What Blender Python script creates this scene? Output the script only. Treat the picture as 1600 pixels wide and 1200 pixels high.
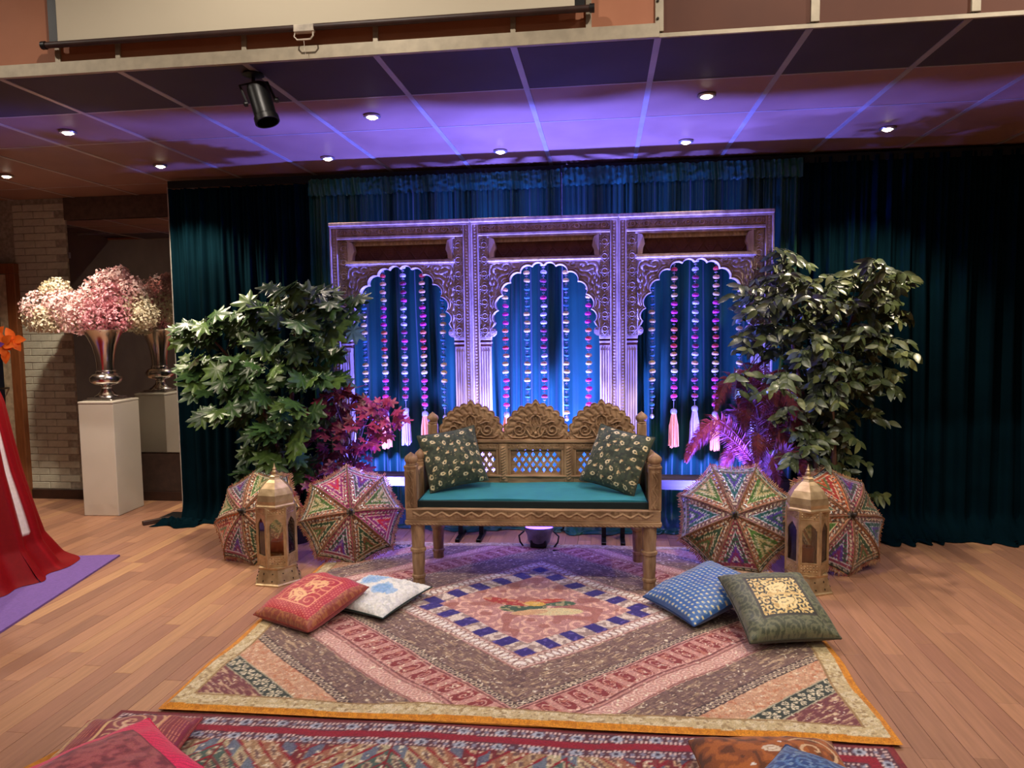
import bpy, bmesh, math, random
import numpy as np
from mathutils import Matrix, Vector, Quaternion

for o in list(bpy.data.objects):
    bpy.data.objects.remove(o)
SC = bpy.context.scene
COL = SC.collection
RNG = random.Random(7)
NR = np.random.RandomState(11)
PI = math.pi

# ------------------------------------------------------------------ camera
F_PX, CAM_H = 1130.0, 1.5
YAW, PITCH, ROLL = math.atan(143 / F_PX), math.atan(88 / F_PX), 0.0135
fw = Vector((-math.sin(YAW) * math.cos(PITCH), math.cos(YAW) * math.cos(PITCH), -math.sin(PITCH)))
r0 = Vector((math.cos(YAW), math.sin(YAW), 0)); u0 = r0.cross(fw)
rt = math.cos(ROLL) * r0 - math.sin(ROLL) * u0; up = rt.cross(fw)
cd = bpy.data.cameras.new('camera'); cam = bpy.data.objects.new('camera', cd); COL.objects.link(cam)
cd.sensor_width = 36; cd.lens = F_PX / 1600 * 36; cd.clip_start = 0.05
cam.matrix_world = Matrix(((rt.x, up.x, -fw.x, 0), (rt.y, up.y, -fw.y, 0), (rt.z, up.z, -fw.z, CAM_H), (0, 0, 0, 1)))
SC.camera = cam

# ------------------------------------------------------------------ world, exposure
SC.view_settings.view_transform = 'Standard'; SC.view_settings.look = 'None'
SC.view_settings.exposure = 0.0; SC.view_settings.gamma = 1.0
SC.view_settings.use_curve_mapping = False
w = bpy.data.worlds.new('world'); SC.world = w; w.use_nodes = True
w.node_tree.nodes['Background'].inputs[0].default_value = (0.02, 0.018, 0.016, 1)
w.node_tree.nodes['Background'].inputs[1].default_value = 1.0
DOWNLIGHT_W, HALL_W, LED_W = 60.0, 112.0, 2100.0
WARM = (1.0, 0.84, 0.66); HALLC = (1.0, 0.89, 0.77); LEDC = (0.10, 0.12, 1.0)

def lin(c):
    c = np.asarray(c, float)
    if c.max() > 1.0: c = c / 255.0
    return np.where(c <= 0.04045, c / 12.92, ((c + 0.055) / 1.055) ** 2.4)
def L3(c): return tuple(float(v) for v in lin(c))
def L4(c): return L3(c) + (1.0,)

# ------------------------------------------------------------------ materials
MATS = {}
def nodes_of(name):
    m = bpy.data.materials.new(name); m.use_nodes = True
    nt = m.node_tree; b = nt.nodes['Principled BSDF']
    return m, nt, b
def N(nt, t, **kw):
    n = nt.nodes.new(t)
    for k, v in kw.items(): setattr(n, k, v)
    return n
def mat(name, col, col2=None, rough=0.6, metal=0.0, scale=20.0, bump=0.0, bscale=None, sheen=0.0, spec=0.5,
        stretch=(1, 1, 1), rand=0.0, emis=None, estr=0.0, detail=4.0, sheen_tint=None, coat=0.0, trans=0.0):
    if name in MATS: return MATS[name]
    m, nt, b = nodes_of(name)
    b.inputs['Roughness'].default_value = rough; b.inputs['Metallic'].default_value = metal
    b.inputs['Specular IOR Level'].default_value = spec
    if sheen:
        b.inputs['Sheen Weight'].default_value = sheen; b.inputs['Sheen Roughness'].default_value = 0.4
        if sheen_tint: b.inputs['Sheen Tint'].default_value = L4(sheen_tint)
    if coat: b.inputs['Coat Weight'].default_value = coat
    if trans: b.inputs['Transmission Weight'].default_value = trans
    tc = N(nt, 'ShaderNodeTexCoord'); mp = N(nt, 'ShaderNodeMapping'); mp.inputs['Scale'].default_value = stretch
    nt.links.new(tc.outputs['Object'], mp.inputs[0])
    nz = N(nt, 'ShaderNodeTexNoise'); nz.inputs['Scale'].default_value = scale; nz.inputs['Detail'].default_value = detail
    nt.links.new(mp.outputs[0], nz.inputs['Vector'])
    mix = N(nt, 'ShaderNodeMix', data_type='RGBA')
    if col2 is None: col2 = tuple(v * 0.8 for v in (np.asarray(col) / (255.0 if max(col) > 1 else 1.0)))
    mix.inputs[6].default_value = L4(col); mix.inputs[7].default_value = L4(col2)
    mr = N(nt, 'ShaderNodeMapRange'); mr.inputs[1].default_value = 0.35; mr.inputs[2].default_value = 0.65
    nt.links.new(nz.outputs[0], mr.inputs[0]); nt.links.new(mr.outputs[0], mix.inputs[0])
    out = mix.outputs[2]
    if rand:
        oi = N(nt, 'ShaderNodeObjectInfo'); hv = N(nt, 'ShaderNodeHueSaturation')
        m1 = N(nt, 'ShaderNodeMapRange'); m1.inputs[3].default_value = 1 - rand; m1.inputs[4].default_value = 1 + rand
        nt.links.new(oi.outputs['Random'], m1.inputs[0]); nt.links.new(m1.outputs[0], hv.inputs['Value'])
        nt.links.new(out, hv.inputs['Color']); out = hv.outputs[0]
    nt.links.new(out, b.inputs['Base Color'])
    if bump:
        nb = N(nt, 'ShaderNodeTexNoise'); nb.inputs['Scale'].default_value = bscale or scale * 3; nb.inputs['Detail'].default_value = 5
        nt.links.new(mp.outputs[0], nb.inputs['Vector'])
        bn = N(nt, 'ShaderNodeBump'); bn.inputs['Strength'].default_value = bump; bn.inputs['Distance'].default_value = 0.01
        nt.links.new(nb.outputs[0], bn.inputs['Height']); nt.links.new(bn.outputs[0], b.inputs['Normal'])
    if emis:
        b.inputs['Emission Color'].default_value = L4(emis); b.inputs['Emission Strength'].default_value = estr
    MATS[name] = m
    return m
def colmat(name, rough=0.75, noise=0.25, scale=180.0, sheen=0.0, spec=0.3, bump=0.15, metal=0.0):
    """cloth whose dye pattern is stored per vertex in the colour attribute 'Col'; noise adds weave"""
    if name in MATS: return MATS[name]
    m, nt, b = nodes_of(name)
    a = N(nt, 'ShaderNodeAttribute'); a.attribute_name = 'Col'
    tc = N(nt, 'ShaderNodeTexCoord'); nz = N(nt, 'ShaderNodeTexNoise'); nz.inputs['Scale'].default_value = scale; nz.inputs['Detail'].default_value = 3
    nt.links.new(tc.outputs['Object'], nz.inputs['Vector'])
    mr = N(nt, 'ShaderNodeMapRange'); mr.inputs[1].default_value = 0.3; mr.inputs[2].default_value = 0.7
    mr.inputs[3].default_value = 1 - noise; mr.inputs[4].default_value = 1 + noise
    nt.links.new(nz.outputs[0], mr.inputs[0])
    hv = N(nt, 'ShaderNodeHueSaturation'); nt.links.new(a.outputs['Color'], hv.inputs['Color']); nt.links.new(mr.outputs[0], hv.inputs['Value'])
    nt.links.new(hv.outputs[0], b.inputs['Base Color'])
    b.inputs['Roughness'].default_value = rough; b.inputs['Specular IOR Level'].default_value = spec
    b.inputs['Sheen Weight'].default_value = sheen; b.inputs['Metallic'].default_value = metal
    if bump:
        bn = N(nt, 'ShaderNodeBump'); bn.inputs['Strength'].default_value = bump; bn.inputs['Distance'].default_value = 0.004
        nt.links.new(nz.outputs[0], bn.inputs['Height']); nt.links.new(bn.outputs[0], b.inputs['Normal'])
    MATS[name] = m
    return m
def glassmat(name, tint=(235, 240, 235), rough=0.03, clear=0.85):
    m = bpy.data.materials.new(name); m.use_nodes = True; nt = m.node_tree
    nt.nodes.remove(nt.nodes['Principled BSDF'])
    tr = N(nt, 'ShaderNodeBsdfTransparent'); tr.inputs[0].default_value = L4(tint)
    gl = N(nt, 'ShaderNodeBsdfGlossy'); gl.inputs['Roughness'].default_value = rough
    fr = N(nt, 'ShaderNodeFresnel'); fr.inputs[0].default_value = 1.5
    mx = N(nt, 'ShaderNodeMixShader'); ad = N(nt, 'ShaderNodeMath', operation='ADD'); ad.inputs[1].default_value = 1 - clear - 0.04
    nt.links.new(fr.outputs[0], ad.inputs[0]); nt.links.new(ad.outputs[0], mx.inputs[0])
    nt.links.new(tr.outputs[0], mx.inputs[1]); nt.links.new(gl.outputs[0], mx.inputs[2])
    nt.links.new(mx.outputs[0], nt.nodes['Material Output'].inputs[0])
    return m

# ------------------------------------------------------------------ object helpers
def thing(name, label, cat, loc=(0, 0, 0), rot=(0, 0, 0), group=None):
    o = bpy.data.objects.new(name, None); COL.objects.link(o); o.empty_display_size = 0.05
    o.location = loc; o.rotation_euler = rot
    o['label'] = label; o['category'] = cat
    if group: o['group'] = group
    return o
def tag(o, label, cat, group=None):
    o['label'] = label; o['category'] = cat
    if group: o['group'] = group
    return o
def link(name, me, parent=None, loc=None, rot=None):
    o = bpy.data.objects.new(name, me); COL.objects.link(o)
    if parent: o.parent = parent
    if loc is not None: o.location = loc
    if rot is not None: o.rotation_euler = rot
    return o
def struct(o): o['kind'] = 'structure'; return o
def stuff(o): o['kind'] = 'stuff'; return o
def copytree(o, parent=None):
    c = o.copy(); COL.objects.link(c); c.parent = parent
    for ch in list(o.children): copytree(ch, c)
    return c

class MB:
    """collects shapes into one mesh"""
    def __init__(s): s.v = []; s.f = []; s.mi = []; s.cur = 0
    def add(s, vs, fs):
        b = len(s.v); s.v.extend([tuple(p) for p in vs])
        for f in fs: s.f.append(tuple(i + b for i in f)); s.mi.append(s.cur)
    def box(s, c, d, M=None, bev=0.0):
        x, y, z = d[0] / 2, d[1] / 2, d[2] / 2
        if bev <= 0 or min(x, y, z) <= bev:
            vs = [(sx * x, sy * y, sz * z) for sz in (-1, 1) for sy in (-1, 1) for sx in (-1, 1)]
            fs = [(0, 2, 3, 1), (4, 5, 7, 6), (0, 1, 5, 4), (2, 6, 7, 3), (0, 4, 6, 2), (1, 3, 7, 5)]
        else:
            bm = bmesh.new(); bmesh.ops.create_cube(bm, size=1.0)
            for v in bm.verts: v.co = Vector((v.co.x * d[0], v.co.y * d[1], v.co.z * d[2]))
            bmesh.ops.bevel(bm, geom=list(bm.edges), offset=bev, segments=1, affect='EDGES')
            bm.verts.index_update(); vs = [tuple(v.co) for v in bm.verts]; fs = [[v.index for v in f.verts] for f in bm.faces]; bm.free()
        if M is not None: vs = [tuple(M @ Vector(p)) for p in vs]
        s.add([(p[0] + c[0], p[1] + c[1], p[2] + c[2]) for p in vs], fs)
        return s
    def bb(s, a, b, bev=0.0):
        return s.box([(a[i] + b[i]) / 2 for i in range(3)], [abs(b[i] - a[i]) for i in range(3)], None, bev)
    def tube(s, pts, r, n=8, cap=True):
        pts = [Vector(p) for p in pts]; m = len(pts)
        rs = r if hasattr(r, '__len__') else [r] * m
        vs = []; fs = []; ref = None
        for i, p in enumerate(pts):
            t = (pts[min(i + 1, m - 1)] - pts[max(i - 1, 0)])
            if t.length < 1e-9: t = Vector((0, 0, 1))
            t.normalize()
            if ref is None: ref = Vector((0, 0, 1)) if abs(t.z) < 0.9 else Vector((1, 0, 0))
            a = t.cross(ref)
            if a.length < 1e-6: a = t.cross(Vector((0, 1, 0)))
            a.normalize(); b = a.cross(t); ref = b
            b = a.cross(t) * -1
            for k in range(n):
                q = 2 * PI * k / n; vs.append(p + (a * math.cos(q) + b * math.sin(q)) * rs[i])
        for i in range(m - 1):
            for k in range(n):
                fs.append((i * n + k, i * n + (k + 1) % n, (i + 1) * n + (k + 1) % n, (i + 1) * n + k))
        if cap: fs.append(tuple(range(n - 1, -1, -1))); fs.append(tuple((m - 1) * n + k for k in range(n)))
        s.add(vs, fs); return s
    def lathe(s, prof, n=24, c=(0, 0, 0), M=None, phase=0.0):
        vs = []; fs = []; m = len(prof)
        for (r, z) in prof:
            for k in range(n):
                q = 2 * PI * k / n + phase; vs.append(Vector((r * math.cos(q), r * math.sin(q), z)))
        for i in range(m - 1):
            for k in range(n):
                fs.append((i * n + k, i * n + (k + 1) % n, (i + 1) * n + (k + 1) % n, (i + 1) * n + k))
        if prof[0][0] > 1e-4: fs.append(tuple(range(n - 1, -1, -1)))
        if prof[-1][0] > 1e-4: fs.append(tuple((m - 1) * n + k for k in range(n)))
        if M is not None: vs = [M @ p for p in vs]
        s.add([(p[0] + c[0], p[1] + c[1], p[2] + c[2]) for p in vs], fs); return s
    def prism(s, poly, a, b, ax='y'):
        """polygon in the plane across axis ax, from a to b"""
        n = len(poly)
        def P(p, t): return (p[0], t, p[1]) if ax == 'y' else ((p[0], p[1], t) if ax == 'z' else (t, p[0], p[1]))
        vs = [P(p, a) for p in poly] + [P(p, b) for p in poly]
        fs = [tuple(range(n)), tuple(range(2 * n - 1, n - 1, -1))] + [(i, i + n, (i + 1) % n + n, (i + 1) % n) for i in range(n)]
        s.add(vs, fs); return s
    def ball(s, c, r, n=10, m=6, sc=(1, 1, 1)):
        prof = [(max(math.sin(PI * i / m), 1e-5) * r, -math.cos(PI * i / m) * r) for i in range(m + 1)]
        vs = []; fs = []
        for (q, z) in prof:
            for k in range(n): vs.append((q * math.cos(2 * PI * k / n) * sc[0] + c[0], q * math.sin(2 * PI * k / n) * sc[1] + c[1], z * sc[2] + c[2]))
        for i in range(m):
            for k in range(n): fs.append((i * n + k, i * n + (k + 1) % n, (i + 1) * n + (k + 1) % n, (i + 1) * n + k))
        s.add(vs, fs); return s
    def mesh(s, name, mats, smooth=False):
        me = bpy.data.meshes.new(name); me.from_pydata(s.v, [], s.f)
        for m in (mats if isinstance(mats, (list, tuple)) else [mats]): me.materials.append(m)
        if any(s.mi): me.polygons.foreach_set('material_index', s.mi)
        if smooth: me.polygons.foreach_set('use_smooth', [True] * len(me.polygons))
        bm = bmesh.new(); bm.from_mesh(me); bmesh.ops.recalc_face_normals(bm, faces=bm.faces); bm.to_mesh(me); bm.free()
        if smooth: me.set_sharp_from_angle(angle=math.radians(42))
        me.update(); return me
    def obj(s, name, mats, parent=None, smooth=False, loc=None, rot=None):
        return link(name, s.mesh(name, mats, smooth), parent, loc, rot)

def np_mesh(name, V, Q, mt, cols=None, smooth=True):
    """fast quad mesh from numpy arrays; cols = sRGB 0..255 per vertex"""
    me = bpy.data.meshes.new(name); V = np.ascontiguousarray(V, np.float32); Q = np.ascontiguousarray(Q, np.int32)
    me.vertices.add(len(V)); me.vertices.foreach_set('co', V.ravel())
    nf = len(Q); me.loops.add(nf * 4); me.loops.foreach_set('vertex_index', Q.ravel())
    me.polygons.add(nf); me.polygons.foreach_set('loop_start', np.arange(0, nf * 4, 4, dtype=np.int32))
    me.update(calc_edges=True); me.materials.append(mt)
    if smooth: me.polygons.foreach_set('use_smooth', np.ones(nf, bool))
    if cols is not None:
        a = me.color_attributes.new('Col', 'FLOAT_COLOR', 'POINT')
        c = np.ones((len(V), 4), np.float32); c[:, :3] = lin(np.clip(cols, 0, 255) / 255.0)
        a.data.foreach_set('color', c.ravel())
    me.validate(); return me
def grid_quads(nu, nv, off=0, flip=False):
    i, j = np.meshgrid(np.arange(nu - 1), np.arange(nv - 1), indexing='ij')
    a = (i * nv + j).ravel() + off
    q = np.stack([a, a + nv, a + nv + 1, a + 1], 1)
    return q[:, ::-1] if flip else q
def vnoise(x, y, seed=0):
    """smooth value noise 0..1"""
    x = np.asarray(x, float); y = np.asarray(y, float)
    xi = np.floor(x).astype(int); yi = np.floor(y).astype(int); fx = x - xi; fy = y - yi
    fx = fx * fx * (3 - 2 * fx); fy = fy * fy * (3 - 2 * fy)
    def h(a, b):
        v = np.sin(a * 127.1 + b * 311.7 + seed * 74.7) * 43758.5453
        return v - np.floor(v)
    return (h(xi, yi) * (1 - fx) + h(xi + 1, yi) * fx) * (1 - fy) + (h(xi, yi + 1) * (1 - fx) + h(xi + 1, yi + 1) * fx) * fy
def rot_to(zdir, xhint=(1, 0, 0)):
    z = Vector(zdir).normalized(); x = Vector(xhint); x = (x - z * x.dot(z)).normalized(); y = z.cross(x)
    return Matrix((x, y, z)).transposed()
def voxel_plate(mb, mask, x0, z0, cx, cz, y0, y1):
    """pierced plate in the xz plane: a box wall around every open cell"""
    nx, nz = mask.shape
    idx = {}
    def vid(i, k, b):
        key = (i, k, b)
        if key not in idx:
            idx[key] = len(vs); vs.append((x0 + i * cx, y1 if b else y0, z0 + k * cz))
        return idx[key]
    vs = []; fs = []
    for i in range(nx):
        for k in range(nz):
            if not mask[i, k]: continue
            fs.append((vid(i, k, 0), vid(i + 1, k, 0), vid(i + 1, k + 1, 0), vid(i, k + 1, 0)))
            fs.append((vid(i, k, 1), vid(i, k + 1, 1), vid(i + 1, k + 1, 1), vid(i + 1, k, 1)))
            for (di, dk, a, b) in ((-1, 0, (i, k), (i, k + 1)), (1, 0, (i + 1, k + 1), (i + 1, k)), (0, -1, (i + 1, k), (i, k)), (0, 1, (i, k + 1), (i + 1, k + 1))):
                p, q = i + di, k + dk
                if p < 0 or q < 0 or p >= nx or q >= nz or not mask[p, q]:
                    fs.append((vid(*a, 0), vid(*b, 0), vid(*b, 1), vid(*a, 1)))
    mb.add(vs, fs)

# ================================================================== THE SETTING
XL, XR, YB, YF, ZC, ZH = -6.3, 4.6, 5.94, -5.2, 2.69, 3.75   # room box; low ceiling ZC near the stage, ZH over the hall
SOF = 3.15
# floor: dark sub-floor with strip-wood planks laid along y
def plank_mat(name, islands):
    m, nt, b = nodes_of(name)
    src = N(nt, 'ShaderNodeNewGeometry').outputs['Random Per Island'] if islands else N(nt, 'ShaderNodeObjectInfo').outputs['Random']
    cr = N(nt, 'ShaderNodeValToRGB'); e = cr.color_ramp.elements
    cols = [(0.0, (152, 110, 88)), (0.25, (170, 124, 98)), (0.5, (180, 132, 102)), (0.75, (160, 114, 92)), (0.9, (184, 138, 102)), (1.0, (194, 148, 108))]
    e[0].position = 0; e[0].color = L4(cols[0][1]); e[1].position = 1; e[1].color = L4(cols[-1][1])
    for p, c in cols[1:-1]:
        k = e.new(p); k.color = L4(c)
    nt.links.new(src, cr.inputs[0])
    tc = N(nt, 'ShaderNodeTexCoord'); mp = N(nt, 'ShaderNodeMapping'); mp.inputs['Scale'].default_value = (60, 3.5, 60)
    geo = N(nt, 'ShaderNodeNewGeometry'); nt.links.new(geo.outputs['Position'], mp.inputs[0])
    nz = N(nt, 'ShaderNodeTexNoise'); nz.inputs['Scale'].default_value = 1.0; nz.inputs['Detail'].default_value = 4
    nt.links.new(mp.outputs[0], nz.inputs['Vector'])
    mr = N(nt, 'ShaderNodeMapRange'); mr.inputs[1].default_value = .3; mr.inputs[2].default_value = .7; mr.inputs[3].default_value = 0.86; mr.inputs[4].default_value = 1.1
    nt.links.new(nz.outputs[0], mr.inputs[0])
    hv = N(nt, 'ShaderNodeHueSaturation'); nt.links.new(cr.outputs[0], hv.inputs['Color']); nt.links.new(mr.outputs[0], hv.inputs['Value'])
    nt.links.new(hv.outputs[0], b.inputs['Base Color']); b.inputs['Roughness'].default_value = 0.42; b.inputs['Specular IOR Level'].default_value = 0.35
    return m
floor = struct(MB().bb((XL, YF, -.12), (XR, YB + .1, -.012)).obj('floor', mat('subfloor', (60, 38, 26), rough=.9)))
PW = 0.09
PM1, PM2 = plank_mat('strip_wood', False), plank_mat('strip_wood_far', True)
def cam_px(p):
    v = Vector(p) - Vector((0, 0, CAM_H)); d = v.dot(fw)
    if d < 0.1: return None
    return 800 + F_PX * v.dot(rt) / d, 600 - F_PX * v.dot(up) / d, d
planks = []
rr = random.Random(3)
x = XL
while x < XR:
    y = YF - rr.random() * 0.6
    while y < YB:
        ln = rr.choice((0.56, 0.8, 1.0, 1.2))
        planks.append((x, max(y, YF), min(y + ln, YB), ln)); y += ln
    x += PW
def plank_rank(p):
    cx_, cy_ = p[0] + PW / 2, (p[1] + p[2]) / 2
    if p[2] - p[1] < p[3] - 1e-6: return None
    if -1.72 < cx_ < 0.98 and 0.5 < cy_ < 4.7: return None            # under the rugs
    if cx_ < -3.2 and cy_ < 4.3: return None
    q = cam_px((cx_, cy_, 0))
    if q is None or not (-20 < q[0] < 1620 and 560 < q[1] < 1220): return None
    return q[2]
ranked = sorted([(plank_rank(p), i) for i, p in enumerate(planks) if plank_rank(p) is not None])[:300]
single = {i for _, i in ranked}
pmesh = {}
for ln in (0.56, 0.8, 1.0, 1.2):
    pmesh[ln] = MB().box((0, 0, -.006), (PW - .0016, ln - .0016, .012), None, .0008).mesh('plank', PM1)
mb = MB()
for i, p in enumerate(planks):
    if i in single: link('plank', pmesh[p[3]], floor, (p[0] + PW / 2, (p[1] + p[2]) / 2, 0))
    elif p[2] - p[1] > .01:
        mb.bb((p[0] + .0008, p[1] + .0008, -.012), (p[0] + PW - .0008, p[2] - .0008, 0))
stuff(mb.obj('plank_field', PM2, floor))

# ceiling over the stage: tiles 0.603 m wide in silver bars
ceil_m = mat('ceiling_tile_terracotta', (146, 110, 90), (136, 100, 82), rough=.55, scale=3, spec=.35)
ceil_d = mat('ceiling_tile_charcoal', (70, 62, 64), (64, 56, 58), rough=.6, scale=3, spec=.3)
bar_m = mat('ceiling_bar_silver', (196, 186, 176), (180, 170, 162), rough=.42, metal=.55, scale=8)
joint_m = mat('ceiling_joint_dark', (92, 74, 68), rough=.6)
ceiling = struct(MB().bb((XL, SOF + .02, ZC + .03), (XR, YB + .1, ZC + .13)).obj('ceiling', joint_m))
GX = [-.373 + .603 * k for k in range(-10, 9)]
rows = [(SOF + .012, 3.70), (3.70, 4.30), (4.30, 5.50), (5.50, YB)]
tmesh = {}
for ri, (a, b) in enumerate(rows):
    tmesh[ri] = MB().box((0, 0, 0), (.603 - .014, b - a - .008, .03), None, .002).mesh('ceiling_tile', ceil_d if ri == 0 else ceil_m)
for gx in GX[:-1]:
    if gx < XL + .01 or gx + .6 > XR: continue
    for ri, (a, b) in enumerate(rows):
        link('ceiling_tile', tmesh[ri], ceiling, (gx + .3015, (a + b) / 2, ZC + .015))
bm_ = MB().bb((-.014, SOF, ZC - .004), (.014, YB, ZC + .02)).mesh('ceiling_bar', bar_m)
for gx in GX:
    if XL < gx < XR: link('ceiling_bar', bm_, ceiling, (gx, 0, 0))
cb_ = MB().bb((XL, -.006, ZC - .002), (XR, .006, ZC + .02)).mesh('cross_bar', bar_m)
for (a, b) in rows[1:]: link('cross_bar', cb_, ceiling, (0, a, 0))

# fascia between the low ceiling and the hall ceiling, with boards and battens
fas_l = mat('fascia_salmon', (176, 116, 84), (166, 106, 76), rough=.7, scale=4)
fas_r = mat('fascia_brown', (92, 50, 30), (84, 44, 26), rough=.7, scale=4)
bat_m = mat('batten_grey', (176, 164, 142), (160, 150, 130), rough=.5, metal=.3)
fascia = struct(MB().bb((XL, SOF + .02, ZC + .03), (XR, SOF + .10, ZH)).obj('wall_fascia', joint_m))
edges = [XL, -4.6, -2.815, -2.18, -1.575, -.973, -.373, .235, .85, 1.453, 2.06, 2.66, 3.27, 3.87, XR]
for a, b in zip(edges[:-1], edges[1:]):
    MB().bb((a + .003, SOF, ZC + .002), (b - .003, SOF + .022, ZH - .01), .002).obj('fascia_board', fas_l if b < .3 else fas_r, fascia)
for e in edges[2:-1]:
    wdt = .034 if e > .1 or e < -2.8 else .022
    MB().bb((e - wdt / 2, SOF - .012, ZC + .02), (e + wdt / 2, SOF, ZH - .02), .001).obj('batten', bat_m, fascia)
for e in (-2.478, -.055): MB().bb((e - .012, SOF - .012, ZC + .02), (e + .012, SOF, ZH - .3), .001).obj('batten', bat_m, fascia)
MB().bb((-2.83, SOF - .016, ZC - .004), (.235, SOF + .004, ZC + .052), .001).obj('edge_strip', bat_m, fascia)
MB().bb((.235, SOF - .008, ZC - .004), (XR, SOF + .004, ZC + .014), .001).obj('edge_strip', bat_m, fascia)
MB().bb((XL, SOF - .016, ZC - .004), (-2.83, SOF + .004, ZC + .052), .001).obj('edge_strip', bat_m, fascia)
mbs = MB()
for i in range(3): mbs.lathe([(.006, 0), (.006, .004), (.003, .006)], 8, (.228, SOF - .012, 2.76 + i * .07), Matrix.Rotation(PI / 2, 3, 'X'))
stuff(mbs.obj('screw_head', mat('screw_dark', (70, 60, 50), metal=.6, rough=.4), fascia))
# hall ceiling and beams behind the camera (seen in the mirror)
hall = struct(MB().bb((XL, YF, ZH), (XR, SOF + .1, ZH + .1)).obj('ceiling_hall', mat('hall_ceiling', (132, 80, 58), (118, 70, 50), rough=.7, scale=2)))
for yb in (-3.6, -1.6, .9):
    MB().bb((XL, yb - .09, ZH - .22), (XR, yb + .09, ZH), .004).obj('beam', mat('beam_grey', (92, 84, 80), rough=.6), hall)
for xb in (-5, -3.2, -1.4, .4, 2.2, 4):
    MB().bb((xb - .015, YF, ZH - .02), (xb + .015, SOF, ZH)).obj('hall_bar', bar_m, hall)

# walls
wall_m = mat('painted_wall', (112, 106, 90), (102, 97, 82), rough=.8, scale=6, bump=.1)
dim_m = mat('hall_wall', (96, 80, 68), (86, 70, 60), rough=.85, scale=3)
wall = struct(MB().bb((XL, YB, 0), (XR, YB + .12, ZC + .1)).obj('wall_back', mat('mortar_painted', (160, 154, 138), rough=.9, scale=30)))
struct(MB().bb((XL - .12, YF, 0), (XL, YB + .12, ZH)).obj('wall_left', dim_m))
struct(MB().bb((XR, YF, 0), (XR + .12, YB + .12, ZH)).obj('wall_right', dim_m))
struct(MB().bb((XL - .12, YF - .12, 0), (XR + .12, YF, ZH)).obj('wall_front', dim_m))
# painted bricks left of the mirror
bw, bh = .205, .064
bmesh_ = [MB().box((0, 0, 0), (bw - .006, .008 + d, bh - .006), None, .003).mesh('brick', mat('painted_brick', (190, 190, 172), (176, 176, 158), rough=.8, scale=25, bump=.25, rand=.04)) for d in (0, .002, .004)]
row = 0; z = .09
while z + bh < ZC:
    x = -5.22 + (bw / 2 if row % 2 else 0)
    while x < -4.70:
        if x + bw <= -4.64: link('brick', RNG.choice(bmesh_), wall, (x + bw / 2, YB, z + bh / 2))
        elif row % 2: pass
        x += bw
    if row % 2: link('brick', bmesh_[0], wall, (-5.22 + .05, YB, z + bh / 2)).scale = (.48, 1, 1)
    z += bh; row += 1
struct(MB().bb((-5.2, YB - .018, 0), (-3.2, YB + .01, .085), .003).obj('baseboard_back', mat('skirting_dark', (58, 34, 24), rough=.5)))
MB().bb((-4.62, YB - .012, .085), (-3.1, YB + .01, .43), .003).obj('panel', mat('panel_dark_brown', (62, 44, 36), rough=.6), wall)
MB().bb((-4.70, YB - .03, 2.497), (-3.0, YB + .01, ZC), .003).obj('bulkhead', mat('bulkhead_brown', (92, 74, 62), rough=.7), wall)
# door at the far left
door = bpy.data.objects.new('door_1', None); COL.objects.link(door); struct(door); door.location = (-5.7, YB, 0)
wood_d = mat('door_wood', (136, 82, 44), (118, 68, 36), rough=.5, scale=6, stretch=(8, 8, 1))
cream_d = mat('door_cream', (196, 178, 148), rough=.5)
for sx in (-1, 1): MB().bb((sx * .465 - .045, -.06, 0), (sx * .465 + .045, .0, 2.039), .004).obj('door_casing', wood_d, door)
MB().bb((-.51, -.06, 2.04), (.51, 0, 2.13), .004).obj('door_casing', wood_d, door)
mb = MB()
mb.bb((-.42, -.045, .005), (-.33, -.005, 2.035)).bb((.33, -.045, .005), (.42, -.005, 2.035)).bb((-.33, -.045, .005), (.33, -.005, .42)).bb((-.33, -.045, 1.95), (.33, -.005, 2.035))
leaf_o = mb.obj('door_leaf', cream_d, door)
MB().bb((-.33, -.03, .42), (.33, -.015, 1.95)).obj('door_pane', mat('dark_glass', (30, 34, 48), rough=.12, spec=.6), leaf_o)
hb = MB(); hb.tube([(.375, -.05, 1.02), (.375, -.09, 1.02), (.25, -.09, 1.02)], .009, 8)
hb.obj('handle', mat('steel', (170, 165, 160), metal=1, rough=.3), leaf_o, True)

# wall mirror
mir = thing('wall_mirror', 'large frameless wall mirror behind the silver vase left of the curtains', 'mirror', (-3.89, YB - .012, .44))
m_, nt_, b_ = nodes_of('mirror_glass'); b_.inputs['Metallic'].default_value = 1; b_.inputs['Roughness'].default_value = .015
nzm = N(nt_, 'ShaderNodeTexNoise'); nzm.inputs['Scale'].default_value = 2.0
mxm = N(nt_, 'ShaderNodeMix', data_type='RGBA'); mxm.inputs[6].default_value = (.72, .72, .68, 1); mxm.inputs[7].default_value = (.68, .68, .65, 1)
nt_.links.new(nzm.outputs[0], mxm.inputs[0]); nt_.links.new(mxm.outputs[2], b_.inputs['Base Color'])
MB().bb((-.79, -.008, 0), (.75, 0, 2.05)).obj('glass', m_, mir)
for z in (.3, 1.75): MB().box((-.785, -.011, z), (.02, .012, .05), None, .002).obj('clip', mat('steel', (0, 0, 0)), mir)

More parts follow.
